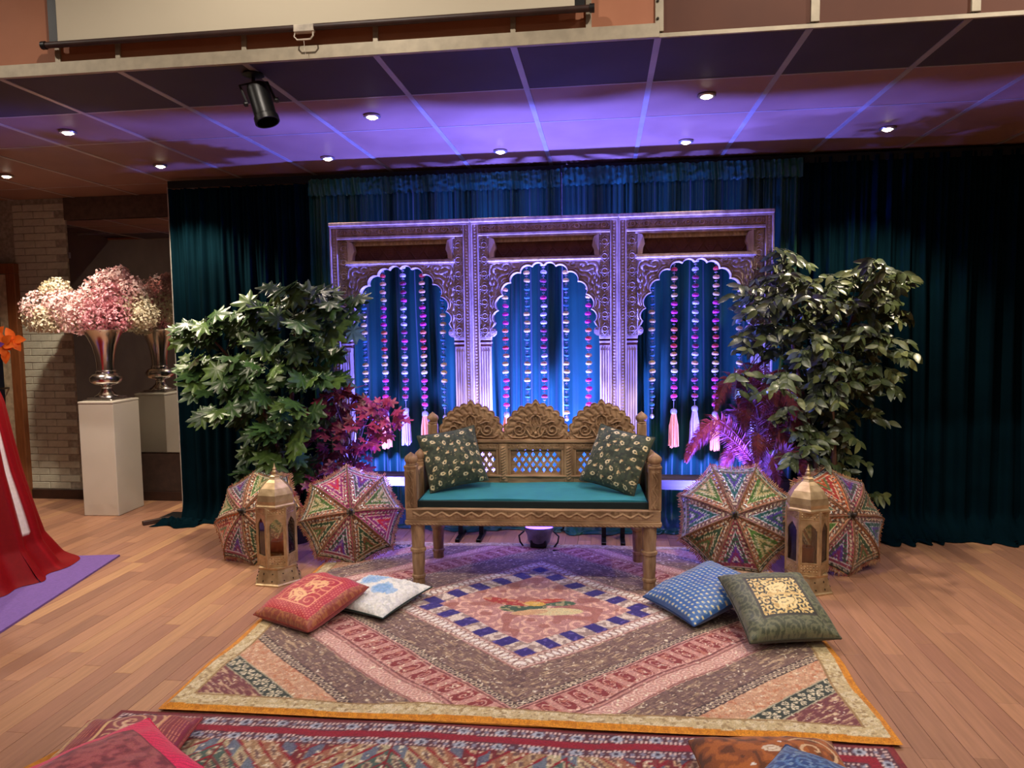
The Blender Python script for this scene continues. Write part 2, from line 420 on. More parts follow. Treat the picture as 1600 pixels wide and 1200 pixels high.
# ------------------------------------------------------------------ ceiling lights
trim_m = mat('light_trim', (200, 195, 188), metal=.8, rough=.3)
bulb_m = mat('light_bulb', (255, 244, 225), rough=.4, emis=(255, 236, 205), estr=40)
def downlight(x, y, z, watt, colr, label, group, angle=112):
    t = thing('ceiling_downlight', label, 'downlight', (x, y, z), group=group)
    MB().lathe([(.030, -.001), (.046, -.001), (.048, -.006), (.044, -.012), (.032, -.012), (.030, -.004)], 24).obj('trim_ring', trim_m, t, True)
    MB().lathe([(.0001, -.020), (.016, -.0195), (.026, -.012), (.028, -.004), (.0001, -.004)], 16).obj('bulb', bulb_m, t, True)
    ld = bpy.data.lights.new('downlight_lamp', 'SPOT'); ld.energy = watt; ld.color = colr; ld.spot_size = math.radians(angle); ld.spot_blend = .55; ld.shadow_soft_size = .03
    lo = link('lamp', ld, t, (0, 0, -.03))
    return t
G1 = 'recessed downlights in the stage ceiling'
for (x, y, s, wt, an) in ((-4.42, 5.0, 'at the far left edge of the ceiling', 1.8, 112), (-3.12, 4.9, 'above the wall mirror and silver vase', 2.2, 112), (-3.12, 4.0, 'left of the black spotlight, nearest the fascia', .95, 100),
                  (-1.88, 4.9, 'above the left end of the bright blue curtain', .25, 70), (-1.27, 4.0, 'right of the black spotlight', 1.15, 84), (-.68, 4.92, 'above the middle arch panel', .15, 60),
                  (.535, 4.88, 'above the right arch panel by the curtain', .25, 70), (.535, 3.94, 'in the purple tiles right of centre', 1.15, 84), (1.73, 4.78, 'above the dark right curtain', 1.8, 105)):
    downlight(x, y, ZC - .003, DOWNLIGHT_W * wt, WARM, 'small round recessed ceiling downlight ' + s, G1, an)
G2 = 'downlights in the hall ceiling'
for i, (x, y, k) in enumerate(((-3.8, 1.95, .72), (-1.3, 1.95, .95), (.9, 1.95, 1.05), (2.6, 1.95, 1.75), (-3.8, -.4, .5), (-1.3, -.4, .4), (.9, -.4, .4), (3.0, -.4, .5), (-2.4, -2.6, .5), (1.2, -2.6, .5))):
    downlight(x, y, ZH - .003, HALL_W * k, HALLC, 'round downlight in the hall ceiling out of view behind the viewer', G2, 165)

# ================================================================== PROJECTION SCREEN AND SPOTLIGHT
black_m = mat('black_paint', (20, 19, 20), rough=.45)
scr = thing('projection_screen', 'large pull-down white projection screen hanging against the fascia at top left', 'projection screen', (-1.275, SOF - .05, 2.80))
MB().bb((-1.165, -.002, .012), (1.165, .002, .90)).obj('screen_fabric', mat('screen_white', (206, 196, 172), (202, 192, 168), rough=.8, scale=2), scr)
for sx in (-1, 1): MB().bb((sx * 1.185 - .021, -.002, .012), (sx * 1.185 + .021, .002, .90)).obj('black_margin', black_m, scr)
MB().tube([(-1.225, 0, .004), (1.225, 0, .004)], .014, 10).obj('bottom_bar', mat('bar_dark', (58, 36, 30), rough=.5), scr, True)
for sx in (-1, 1): MB().tube([(sx * 1.225, 0, .004), (sx * 1.245, 0, .004)], .018, 10).obj('end_cap', black_m, scr, True)
MB().bb((-1.26, -.04, .90), (1.26, .045, .948), .01).obj('casing', mat('casing_white', (200, 195, 185), rough=.5), scr)
hd = MB().bb((-.045, -.016, -.018), (.045, .012, .014), .003).obj('pull_tab', mat('handle_white', (212, 200, 180), rough=.5), scr)
MB().tube([(-.04, -.008, -.018), (-.043, -.012, -.035), (-.03, -.012, -.05), (.03, -.012, -.05), (.043, -.012, -.035), (.04, -.008, -.018)], .0035, 6).obj('pull_handle', mat('handle_white', (0, 0, 0)), hd, True)
MB().tube([(0, -.012, -.05), (.002, -.012, -.09), (.006, -.01, -.115)], .0012, 5).obj('pull_cord', mat('handle_white', (0, 0, 0)), hd)

spt = thing('stage_spotlight', 'black cylindrical par can spotlight hanging from the ceiling under the screen', 'spotlight', (-1.60, 3.27, ZC))
MB().lathe([(.045, -.004), (.05, -.012), (.02, -.02)], 16).obj('ceiling_plate', black_m, spt, True)
MB().tube([(0, 0, -.015), (0, 0, -.05)], .009, 8).obj('clamp_bolt', black_m, spt, True)
yk = MB()
ax = Vector((.30, -.10, -.95)).normalized(); side = Vector((.85, .45, .2)); side = (side - ax * side.dot(ax)).normalized()
cc = Vector((.045, -.02, -.14))
for s in (-1, 1):
    yk.tube([(0, 0, -.045), Vector((0, 0, -.05)) + side * .062 * s, cc + side * .064 * s], .006, 6)
yk.obj('yoke', black_m, spt, True)
R3 = rot_to(ax)
can = MB().lathe([(.02, -.085), (.045, -.08), (.05, -.06), (.05, .07), (.056, .075), (.056, .10), (.048, .10), (.046, .03), (.0001, .02)], 24, cc, R3).obj('can', mat('black_gloss', (10, 10, 10), rough=.4), spt, True)
MB().lathe([(.0001, .035), (.046, .03), (.046, .034)], 20, cc, R3).obj('lens', mat('lens_dark', (46, 38, 52), rough=.1), can, True)
for s in (-1, 1): MB().lathe([(.012, 0), (.012, .014), (.006, .018)], 10, cc + side * .062 * s, rot_to(side * s)).obj('knob', black_m, can, True)

# ================================================================== CURTAINS
def velvet(name, base, base2, sheen):
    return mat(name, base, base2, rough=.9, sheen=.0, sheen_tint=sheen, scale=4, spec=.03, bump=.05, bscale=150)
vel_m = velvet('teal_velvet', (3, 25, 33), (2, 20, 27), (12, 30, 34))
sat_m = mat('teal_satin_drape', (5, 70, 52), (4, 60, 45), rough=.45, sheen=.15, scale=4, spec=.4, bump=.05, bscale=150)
def curtain(name, x0, x1, y0, ztop, seed, label, ruffle=True, puddle=.10):
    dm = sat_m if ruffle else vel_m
    t = thing(name, label, 'curtain', ((x0 + x1) / 2, y0, 0), group='teal velvet backdrop curtains')
    W = x1 - x0; nu = int(W / .0065); nv = 56
    u = np.linspace(-W / 2, W / 2, nu)[:, None]; v = np.linspace(0, 1, nv)[None, :] ** 1.15
    hgt = ztop
    z = .004 + hgt * v + u * 0
    xx = u + 0 * v
    ph = 2 * PI * (u / .118 + 1.5 * vnoise(u * 2.3, u * 0, seed) + 0.7 * vnoise(u * 7, v * 1.2, seed + 1))
    f1 = np.sin(ph); f1 = np.sign(f1) * np.abs(f1) ** .7
    ph2 = 2 * PI * (u / .043 + 1.2 * vnoise(u * 6, u * 0, seed + 2))
    f2 = np.sin(ph2)
    wfine = np.clip((v - .55) / .35, .12, 1)
    y = .030 * f1 * (1 - .55 * wfine) + .013 * f2 * wfine
    y += .012 * (vnoise(u * 3, v * 3, seed + 5) - .5)
    low = np.clip(1 - z / .16, 0, 1)
    y -= puddle * low ** 1.5 * (.5 + 1.0 * vnoise(u * 5, u * 0, seed + 8)) * (1 + .4 * f1)
    z = z + low * .012 * vnoise(u * 30, v * 40, seed + 3)
    V = np.stack([xx, y, z], -1).reshape(-1, 3)
    link('drape', np_mesh('drape', V, grid_quads(nu, nv), dm), t)
    # folded hem resting on the floor
    nh = 12; s = np.linspace(0, 1, nh)[None, :]
    yb = (y[:, :1] - .05 * s * (.5 + 1.2 * vnoise(u * 4, u * 0, seed + 9)) + .006)
    zb = .006 + .020 * np.sin(s * PI) * (.4 + vnoise(u * 14, s * 3, seed + 4)) + 0 * u
    V = np.stack([u + 0.012 * np.sin(s * 6 + u * 20), yb, zb], -1).reshape(-1, 3)
    link('hem', np_mesh('hem', V, grid_quads(nu, nh), dm), t)
    if ruffle:
        nr = 14; s = np.linspace(0, 1, nr)[None, :]
        zr = ztop - .115 + .125 * s + .008 * (vnoise(u * 25, s * 2, seed + 6) - .5) + .006 * np.sin(ph2) * (s - .5)
        yr = -.016 + .010 * np.sin(ph2 + s * 1.5) - .006 * np.sin(s * PI) - .012 * vnoise(u * 30, s * 7, seed + 7)
        V = np.stack([u + 0 * s, yr, zr], -1).reshape(-1, 3)
        link('gathered_header', np_mesh('gathered_header', V, grid_quads(nu, nr), mat('teal_satin', (6, 84, 68), (5, 72, 58), rough=.38, sheen=.2, scale=8)), t)
    return t
CY = 5.33
curtain('curtain', -3.33, -2.19, CY, 2.60, 1, 'dark teal velvet curtain at the left end beside the wall mirror', False, .07)
curtain('curtain', -2.195, -.302, CY, 2.62, 2, 'blue-lit teal velvet curtain behind the left and middle arch panels')
curtain('curtain', -.288, 1.372, CY, 2.63, 3, 'blue-lit teal velvet curtain behind the right arch panel')
curtain('curtain', 1.36, 3.5, CY, 2.64, 4, 'wide dark teal velvet curtain at the right end behind the ficus tree', False, .16)
# crumpled tail of cloth and the rail on uprights
nu, nv = 60, 24
u = np.linspace(-1, 1, nu)[:, None]; v = np.linspace(-1, 1, nv)[None, :]
rad = np.clip(1 - (u ** 2 * .95 + v ** 2 * .95), 0, 1) ** .5
V = np.stack([.18 * u + 0 * v, .09 * v * (1 + .3 * np.sin(u * 5)), .003 + rad * (.025 + .035 * vnoise(u * 5 + v, v * 4, 3)) + .008 * np.sin(u * 14 + 3 * v) * rad], -1).reshape(-1, 3)
tl = link('curtain_tail', np_mesh('curtain_tail', V, grid_quads(nu, nv), vel_m), None, (-3.30, 5.19, .001), (0, 0, -.12))
tag(tl, 'crumpled heap of dark teal curtain cloth on the floor beside the left pole', 'fabric')
st = thing('backdrop_stand', 'pipe backdrop stand with black rail carrying the teal curtains', 'stand', (0, CY + .045, 0))
MB().tube([(-3.34, 0, 2.635), (-.295, 0, 2.655), (3.5, 0, 2.668)], .02, 10).obj('rail', black_m, st, True)
MB().bb((-3.34, -.05, 2.612), (3.5, -.035, 2.665)).obj('rail_sleeve', mat('black_cloth', (12, 14, 15), rough=.9), st)
pole_m = mat('pole_white', (190, 184, 176), rough=.4, metal=.2)
for xx in (-3.36, -.295, 1.39, 3.45):
    MB().tube([(xx, 0, 0), (xx, 0, 2.63)], .017, 10).obj('upright', pole_m, st, True)
    MB().box((xx, 0, .005), (.4, .3, .01), None, .002).obj('foot_plate', black_m, st)
fb = MB().box((0, 0, .018), (.22, .035, .03), None, .003).obj('stand_foot_bar', mat('foot_brown', (70, 48, 38), rough=.5), None, loc=(-3.50, 5.22, .0), rot=(0, 0, .9))
tag(fb, 'short dark metal foot bar on the floor left of the curtain tail', 'metal bar')

# ================================================================== LOW PLANK STAGE BEHIND THE BENCH
stage_w = mat('stage_wood', (82, 68, 56), (70, 58, 48), rough=.6, scale=4, stretch=(1, 12, 12))
for (xa, xb, feet, lb) in ((-2.06, -.80, (-1.95, -1.02, -.87), 'low wooden plank stand under the left arch panel'), (-.02, 1.24, (-.0, .13, 1.12), 'low wooden plank stand under the right arch panel')):
    sg = thing('low_plank_stand', lb, 'platform', (0, 5.02, 0), group='plank stands under the arches')
    for j in range(2): MB().bb((xa, -.09 + j * .092, .389), (xb, -.002 + j * .092, .458), .004).obj('plank', stage_w, sg)
    for xx in feet:
        lg = MB().bb((xx - .016, -.14, 0), (xx + .016, .12, .028), .003).bb((xx - .016, -.02, .028), (xx + .016, .015, .389), .003)
        lg.obj('sled_leg', mat('black_steel', (22, 21, 24), rough=.4, metal=.5), sg)

# ================================================================== CARVED ARCH PANELS
fw_m = mat('arch_wood', (216, 190, 164), (178, 152, 128), rough=.62, scale=9, stretch=(3, 3, .6), bump=.25, bscale=60, spec=.25)
dk_m = mat('arch_panel_wood', (112, 70, 48), (92, 56, 38), rough=.65, scale=10, bump=.2, spec=.2)
def ridge(d, w): return np.clip(1 - (d / w) ** 2, 0, 1)
def vine(u, v, p=.115):
    stem = .42 * np.sin(2 * PI * u / p)
    h = ridge(v - stem, .16)
    leaf = np.abs(np.sin(2 * PI * (u / (p / 6) + v * .55 * np.sign(np.cos(2 * PI * u / p)))))
    h = np.maximum(h, .75 * leaf * np.clip(np.abs(v - stem) * 2.2 - .25, 0, 1) * (np.abs(v) < .86))
    return np.maximum(h, 1.0 * (np.abs(v) > .9))
def rosettes(u, v, p=.10):
    um = (u / p - np.floor(u / p) - .5) * p / (p * .34)
    r = np.sqrt(um ** 2 + v ** 2)
    ros = np.where(r < .75, .55 + .45 * np.cos(r * 12), 0)
    dia = np.abs(um) * .8 + np.abs(v)
    h = np.where(dia < .95, ros, .7 * np.abs(np.sin(2 * PI * (u / .022 + np.abs(v) * .5))) * (np.abs(v) < .86))
    h = np.maximum(h, ridge(dia - .95, .12))
    return np.maximum(h, 1.0 * (np.abs(v) > .9))
def zigzag(u, v, p=.20):
    t = np.abs((u / p - np.floor(u / p)) * 2 - 1) * 2 - 1
    h = np.maximum(ridge(np.abs(v) - np.abs(t), .12), ridge(np.abs(v - t) - 0, .12))
    return np.maximum(h, .5 * np.abs(np.sin(v * 14)) * (np.abs(t) > .7))
def beads(u, v, p=.02):
    um = (u / p - np.floor(u / p) - .5) * 2
    return np.sqrt(np.clip(1 - um ** 2 - v ** 2, 0, 1))
def rope(u, v, p=.022): return np.clip(1 - v ** 2, 0, 1) ** .5 * (.65 + .35 * np.sin(2 * PI * (u / p + v * .5)))
def band(name, ln, wd, fn, amp, M, mt, parent, du=.0035, dv=None):
    nu = max(int(ln / du), 4); nv = max(int(wd / (dv or du)), 6)
    u = np.linspace(0, ln, nu)[:, None] + np.zeros((1, nv)); v = np.linspace(-1, 1, nv)[None, :] + np.zeros((nu, 1))
    h = fn(u, v) * amp
    h[0, :] = h[-1, :] = 0; h[:, 0] = h[:, -1] = 0
    P = np.stack([u, v * wd / 2, h, np.ones_like(u)], -1).reshape(-1, 4) @ np.array(M).T
    return link(name, np_mesh(name, P[:, :3], grid_quads(nu, nv), mt), parent)
def MF(o, ud, vd):
    """4x4 placing band u along ud, v along vd"""
    ud = Vector(ud); vd = Vector(vd); n = ud.cross(vd)
    return [[ud.x, vd.x, n.x, o[0]], [ud.y, vd.y, n.y, o[1]], [ud.z, vd.z, n.z, o[2]], [0, 0, 0, 1]]
def arch_curve():
    cus = [(0.0, 1.492), (.082, 1.487), (.165, 1.445), (.235, 1.378), (.290, 1.290), (.325, 1.185), (.345, 1.10)]
    half = []
    for (a, b) in zip(cus[:-1], cus[1:]):
        a = np.array(a); b = np.array(b); d = b - a; nrm = np.array([-d[1], d[0]]) / np.hypot(*d)
        if nrm[0] < 0 or nrm[1] < 0: nrm = np.abs(nrm)
        for k in range(10):
            s = k / 10; half.append(a + d * s + nrm * .30 * np.hypot(*d) * (4 * s * (1 - s)) ** .75)
    half.append(np.array(cus[-1])); half += [np.array((.36, 1.075)), np.array((.375, 1.06))]
    h = np.array(half); l = h[::-1].copy(); l[:, 0] *= -1
    return np.vstack([l[:-1], h])
def spirals(x, z, cents, k=2 * PI / .030, m=1):
    best = np.full(x.shape, 9.0); out = np.zeros(x.shape)
    for (a, b, s) in cents:
        dx, dz = x - a, z - b; r = np.hypot(dx, dz); th = np.arctan2(dz, dx) * s
        val = .5 + .5 * np.sin(k * r - m * th); sel = r < best
        out = np.where(sel, val, out); best = np.minimum(best, r)
    return out
def make_arch(label):
    t = thing('carved_arch_panel', label, 'arch panel', group='carved wooden arch panels of the backdrop')
    MB().bb((-.515, -.035, 1.806), (.515, .09, 1.832), .004).bb((-.505, -.02, 1.792), (.505, .09, 1.806)).obj('cornice', fw_m, t)
    band('frieze', .93, .062, (lambda u, v: rosettes(u, v, .093)), .016, MF((-.465, 0, 1.762), (1, 0, 0), (0, 0, 1)), fw_m, t)
    MB().bb((-.46, .0, 1.725), (.46, .06, 1.80)).obj('frieze_backing', fw_m, t)
    mo = MB().bb((-.46, -.022, 1.712), (.46, .06, 1.730), .003).bb((-.40, -.008, 1.698), (.40, .06, 1.712), .002)
    mo.obj('inner_moulding', fw_m, t)
    pn = MB().bb((-.44, .052, 1.54), (.44, .075, 1.72)).obj('recessed_panel', dk_m, t)
    band('panel_carving', .78, .135, zigzag, .008, MF((-.39, .052, 1.627), (1, 0, 0), (0, 0, 1)), dk_m, pn)
    band('panel_carving', .78, .032, (lambda u, v: .8 * np.abs(np.sin(2 * PI * u / .05)) * (1 - np.abs(v))), .014, MF((-.39, .04, 1.684), (1, 0, 0), (0, 0, 1)), fw_m, pn)
    MB().bb((-.40, -.028, 1.528), (.40, .07, 1.545), .003).bb((-.40, -.016, 1.545), (.40, .07, 1.556), .002).bb((-.39, -.01, 1.518), (.39, .05, 1.53)).obj('panel_rail', fw_m, t)
    band('rail_beading', .78, .011, (lambda u, v: beads(u, v, .012)), .005, MF((-.39, -.028, 1.5365), (1, 0, 0), (0, 0, 1)), fw_m, t, .003)
    for s in (-1, 1):
        so = MB().bb((s * .515, .0, 0), (s * .460, .07, 1.806), .003).bb((s * .515, -.02, 0), (s * .503, .0, 1.806), .002).bb((s * .468, -.012, 0), (s * .460, 0, 1.80), .002).obj('outer_stile', fw_m, t)
        band('stile_beading', 1.79, .026, (lambda u, v: beads(u, v, .022)), .008, MF((s * .486, 0, .01), (0, 0, 1), (-1, 0, 0)), fw_m, so, .0045)
        ci = MB().bb((s * .462, .014, 1.0), (s * .383, .068, 1.72), .002).obj('carved_stile', fw_m, t)
        band('stile_carving', .70, .074, (lambda u, v: rosettes(u, v, .10) if s > 0 else rosettes(u, v, .10)), .017, MF((s * .4225, .014, 1.0), (0, 0, 1), (-1, 0, 0)), fw_m, ci)
        col = MB().bb((s * .460, .016, 0), (s * .387, .065, .935), .003)
        for k in range(4): col.tube([(s * (.397 + k * .0175), .018, .04), (s * (.397 + k * .0175), .018, .90)], .0075, 8)
        col.bb((s * .466, .006, 0), (s * .38, .088, .05), .003)
        col.obj('column', fw_m, t)
        MB().bb((s * .462, .02, .93), (s * .385, .08, 1.0)).obj('collar_core', dk_m, t)
        MB().bb((s * .463, .004, .953), (s * .383, .086, .966), .002).bb((s * .463, .004, .980), (s * .383, .086, 1.004), .003).obj('collar', fw_m, t)
        MB().prism([(s * .385, 1.555), (s * .352, 1.562), (s * .348, 1.60), (s * .336, 1.625), (s * .342, 1.66), (s * .352, 1.69), (s * .385, 1.70)], -.012, .05).obj('panel_bracket', fw_m, t)
        vol = MB().prism([(s * .385, 1.0), (s * .365, 1.004), (s * .348, 1.02), (s * .345, 1.04), (s * .355, 1.058), (s * .375, 1.066), (s * .388, 1.066)], -.008, .06)
        vol.tube([(s * .365, -.008, 1.033), (s * .365, -.018, 1.033)], .012, 12)
        vol.obj('volute', fw_m, t)
    # pierced arch plate with cusped edge and scroll carving
    A = arch_curve(); n = len(A); c0 = np.array([0, 1.05]); D = A - c0
    X1, Z1 = .388, 1.522
    sx = np.where(np.abs(D[:, 0]) > 1e-6, X1 / np.maximum(np.abs(D[:, 0]), 1e-6), 1e9); sz = np.where(D[:, 1] > 1e-6, (Z1 - 1.05) / np.maximum(D[:, 1], 1e-6), 1e9)
    B = c0 + D * np.minimum(sx, sz)[:, None]
    ns = 34; s = (np.linspace(0, 1, ns) ** 1.15)[None, :, None]
    G = A[:, None, :] * (1 - s) + B[:, None, :] * s
    gx, gz = G[..., 0], G[..., 1]
    dist = np.hypot(gx - A[:, None, 0], gz - A[:, None, 1])
    cents = [(q * a, b, q) for q in (-1, 1) for (a, b) in ((.335, 1.46), (.27, 1.485), (.36, 1.385), (.20, 1.502), (.37, 1.30), (.352, 1.22), (.12, 1.51))]
    hgt = spirals(gx, gz, cents, 2 * PI / .030) * .018
    hgt = np.where(dist < .030, .003, hgt)
    hgt = np.maximum(hgt, .024 * ridge(dist - .006, .009)); hgt = np.maximum(hgt, .020 * ridge(dist - .023, .007))
    V1 = np.stack([gx, .008 - hgt, gz], -1).reshape(-1, 3); V2 = np.stack([gx, np.full_like(gx, .042), gz], -1).reshape(-1, 3)
    Q = np.vstack([grid_quads(n, ns), grid_quads(n, ns, len(V1), True)])
    e = np.arange(n - 1) * ns; Q = np.vstack([Q, np.stack([e, e + len(V1), e + ns + len(V1), e + ns], 1)])
    link('arch_spandrel', np_mesh('arch_spandrel', np.vstack([V1, V2]), Q, fw_m), t)
    return t
a0 = make_arch('carved wooden arch panel on the left, nearest the green lobed-leaf tree')
ap = [(-1.443, 'L'), (-.41, 'carved wooden arch panel in the middle behind the bench'), (.623, 'carved wooden arch panel on the right beside the ficus tree')]
for i, (xx, lb) in enumerate(ap):
    o = a0 if i == 0 else copytree(a0)
    o.location = (xx * .9765, 4.98, .459); o.scale = (.9775, .9775, .9775)
    if i: o['label'] = lb

# ================================================================== LED FLOOD LIGHT
def floodlight(x_, y_, k_, lb):
    led = thing('led_floodlight', lb, 'floodlight', (x_, y_, 0), group='LED floodlights on the floor')
    sv = mat('led_silver', (150, 150, 160), rough=.35, metal=.4)
    MB().bb((-.11, -.07, 0), (.11, -.045, .012), .003).bb((-.11, .045, 0), (.11, .07, .012), .003).bb((-.11, -.07, .0), (-.085, .07, .012)).bb((.085, -.07, .0), (.11, .07, .012)).obj('base_frame', black_m, led)
    Rl = Matrix.Rotation(-.12, 3, 'X')
    MB().lathe([(.055, .03), (.075, .05), (.085, .10), (.10, .125), (.10, .145), (.092, .145)], 20, (0, 0, 0), Rl).obj('housing', sv, led, True)
    MB().box((0, -.02, .045), (.11, .08, .05), Rl, .006).obj('driver_box', black_m, led)
    MB().tube([(-.10, -.02, .012), (-.128, -.015, .05), (-.135, -.01, .09), (-.10, 0, .12)], .006, 6).tube([(.10, -.02, .012), (.128, -.015, .05), (.135, -.01, .09), (.10, 0, .12)], .006, 6).obj('yoke', black_m, led, True)
    MB().lathe([(.0001, .147), (.092, .147), (.092, .142)], 20, (0, 0, 0), Rl).obj('lens', mat('led_lens', (120, 100, 255), rough=.2, emis=(90, 60, 255), estr=12), led, True)
    ld = bpy.data.lights.new('led_lamp', 'SPOT'); ld.energy = LED_W * k_; ld.color = LEDC; ld.spot_size = math.radians(135); ld.spot_blend = 1.0; ld.shadow_soft_size = .05
    link('lamp', ld, led, (0, .015, .165), (PI - .27, 0, 0))
floodlight(-.437, 4.80, 1.0, 'silver and black LED floodlight on the floor behind the bench')
floodlight(-1.55, 4.72, .45, 'added unseen LED fill light on the floor behind the left parasol by the bench')  # added unseen lamp, brightens the left arch and its curtain
floodlight(.72, 4.74, .40, 'added unseen LED fill light on the floor behind the right parasol by the bench')  # unseen lamp added to brighten the right arch and its curtain
cbl = MB().tube([(.1, .0, .02), (.2, .05, .008), (.45, .0, .006), (.75, .08, .006), (1.0, .02, .006), (1.3, .1, .006), (1.6, .25, .006)], .005, 6).obj('power_cable', black_m, None, True, loc=(-.437, 4.70, 0))
tag(cbl, 'thin black power cable running along the floor from the floodlight', 'cable')

# ================================================================== HANGING GARLANDS
PC = {'gold': (240, 200, 104), 'cream': (244, 226, 170), 'teal': (20, 110, 120), 'red': (226, 50, 30), 'orange': (244, 124, 44), 'peach': (246, 180, 104), 'mag': (232, 30, 150), 'maroon': (150, 20, 70), 'white': (225, 215, 225)}
pom_mesh = {}
for k, c in PC.items():
    pom_mesh[k] = MB().lathe([(.008, -.0115), (.0185, -.0105), (.0232, -.004), (.0226, .005), (.0175, .0118), (.008, .0152), (.0001, .016)], 12).mesh('pompom', mat('pompom_' + k, c, rough=.6, sheen=.3, scale=120, bump=.3), True)
sil_m = mat('garland_silver', (215, 205, 215), rough=.3, metal=.5)
def garland(xx, kind, zend, label):
    zt = 1.961
    t = thing('garland', label, 'garland', (xx, 5.043, zt), group='bead garlands hanging in the arches')
    L_ = zt - zend
    MB().tube([(0, 0, .0), (0, 0, -L_)], .0016, 5).obj('thread', sil_m, t)
    seqs = {'A': ['gold'] * 3 + ['teal'] * 3, 'B': ['red', 'red', 'peach', 'peach', 'gold', 'mag', 'mag', 'mag', 'orange', 'red', 'red', 'peach', 'gold', 'cream', 'mag', 'mag', 'mag', 'mag'], 'C': ['white', 'white', 'maroon', 'maroon', 'mag', 'white', 'white', 'white', 'maroon', 'mag', 'maroon', 'white', 'peach', 'white', 'maroon', 'mag', 'maroon', 'white']}[kind]
    n = int(L_ / .0575); sp = MB()
    for i in range(n):
        z = -.025 - i * .0575
        k = seqs[i % len(seqs)]
        o = link('pompom', pom_mesh[k], t, (RNG.uniform(-.003, .003), RNG.uniform(-.003, .003), z + RNG.uniform(-.003, .003)), (RNG.uniform(-.15, .15), RNG.uniform(-.15, .15), RNG.random() * 6))
        if k == 'teal': o.scale = (.82, .82, .8)
        sp.lathe([(.003, -.033), (.012, -.029), (.012, -.0265), (.003, -.022)], 8, (0, 0, z + .003))
    sp.obj('silver_spacers', sil_m, t, True)['kind'] = 'stuff'
    if kind != 'A':
        tc_ = (246, 150, 70) if kind == 'B' else (198, 172, 226)
        tm = mat('tassel_' + kind, tc_, tuple(int(v * .85) for v in tc_), rough=.55, scale=30, stretch=(12, 12, .5), sheen=.4)
        MB().lathe([(.005, 0), (.019, -.008), (.023, -.022), (.020, -.036), (.014, -.04)], 12, (0, 0, -L_)).obj('tassel_cap', sil_m, t, True)
        sk = MB()
        for k in range(44):
            q = RNG.random() * 6.283; r1 = .013 * math.sqrt(RNG.random()) + .002; r2 = .036 * math.sqrt(RNG.random()); ln = .225 + RNG.uniform(-.012, .012)
            sk.tube([(r1 * math.cos(q), r1 * math.sin(q), -L_ - .036), (r2 * .8 * math.cos(q), r2 * .8 * math.sin(q), -L_ - .12), (r2 * math.cos(q), r2 * math.sin(q), -L_ - .04 - ln)], [.0045, .0052, .0032], 5)
        sk.obj('tassel', tm, t, True)
    else:
        MB().lathe([(.004, 0), (.012, -.006), (.016, -.018), (.010, -.03), (.002, -.034)], 10, (0, 0, -L_ + .01)).obj('end_bead', sil_m, t, True)
gl = []
GL = [(-1.703, 'A', 0.875, 'left arch, outermost on the left, gold and teal beads'), (-1.557, 'B', 0.914, 'left arch, second from the left, orange tassel behind pink-lit leaves'), (-1.410, 'C', 0.938, 'left arch, middle string with lavender tassel'),
      (-1.270, 'B', 0.914, 'left arch, fourth string with orange tassel behind the bench post'), (-1.125, 'A', 0.875, 'left arch, rightmost string of gold and teal beads'),
      (-0.680, 'B', 0.909, 'middle arch, leftmost string with orange tassel behind the bench'), (-0.527, 'A', 0.884, 'middle arch, second string of gold and teal beads'), (-0.409, 'C', 0.938, 'middle arch, central magenta and silver string'),
      (-0.253, 'A', 0.865, 'middle arch, fourth string of gold and teal beads'), (-0.099, 'B', 0.914, 'middle arch, rightmost orange and pink string'),
      (0.333, 'A', 0.884, 'right arch, leftmost string of gold and teal beads'), (0.480, 'B', 0.933, 'right arch, second string with long orange tassel'), (0.621, 'C', 0.953, 'right arch, middle string with lavender tassel behind the pink-lit plume'),
      (0.756, 'B', 0.914, 'right arch, fourth string with orange tassel behind the plumes'), (0.913, 'A', 1.060, 'right arch, rightmost string half hidden by ficus leaves')]
for (xx, kd, ze, lb) in GL: garland(xx, kd, ze, 'bead garland in the ' + lb)

# ================================================================== CARVED BENCH
bw_m = mat('bench_wood', (176, 142, 108), (130, 100, 74), rough=.58, scale=9, stretch=(.8, 3, 3), bump=.3, bscale=70, spec=.3)
bv_m = mat('bench_wood_upright', (176, 142, 108), (128, 98, 72), rough=.58, scale=9, stretch=(3, 3, .6), bump=.3, bscale=70, spec=.3)
BN = thing('carved_bench', 'carved wooden three-seat bench with three scalloped arched crests on the back', 'bench', (-.415, 4.27, .012), (0, 0, .035))
BW, BD = .69, .265
def finial(mb, x, y, z, s=1.0):
    mb.lathe([(.030 * s, 0), (.034 * s, .006), (.030 * s, .012), (.036 * s, .022), (.040 * s, .034), (.036 * s, .048), (.022 * s, .060), (.008 * s, .070), (.0001, .076)], 16, (x, y, z))
# legs: turned
legp = [(.034, 0), (.037, .01), (.036, .05), (.042, .056), (.042, .068), (.035, .074), (.039, .15), (.040, .205), (.048, .210), (.048, .226), (.039, .232), (.041, .30), (.044, .37)]
lm = MB().lathe([(r * .96, z) for r, z in legp], 14).mesh('leg', bv_m, True)
for (x, y) in ((-BW + .03, -BD + .02), (BW - .03, -BD + .02), (-BW + .05, BD - .02), (BW - .05, BD - .02)): link('leg', lm, BN, (x, y, 0))
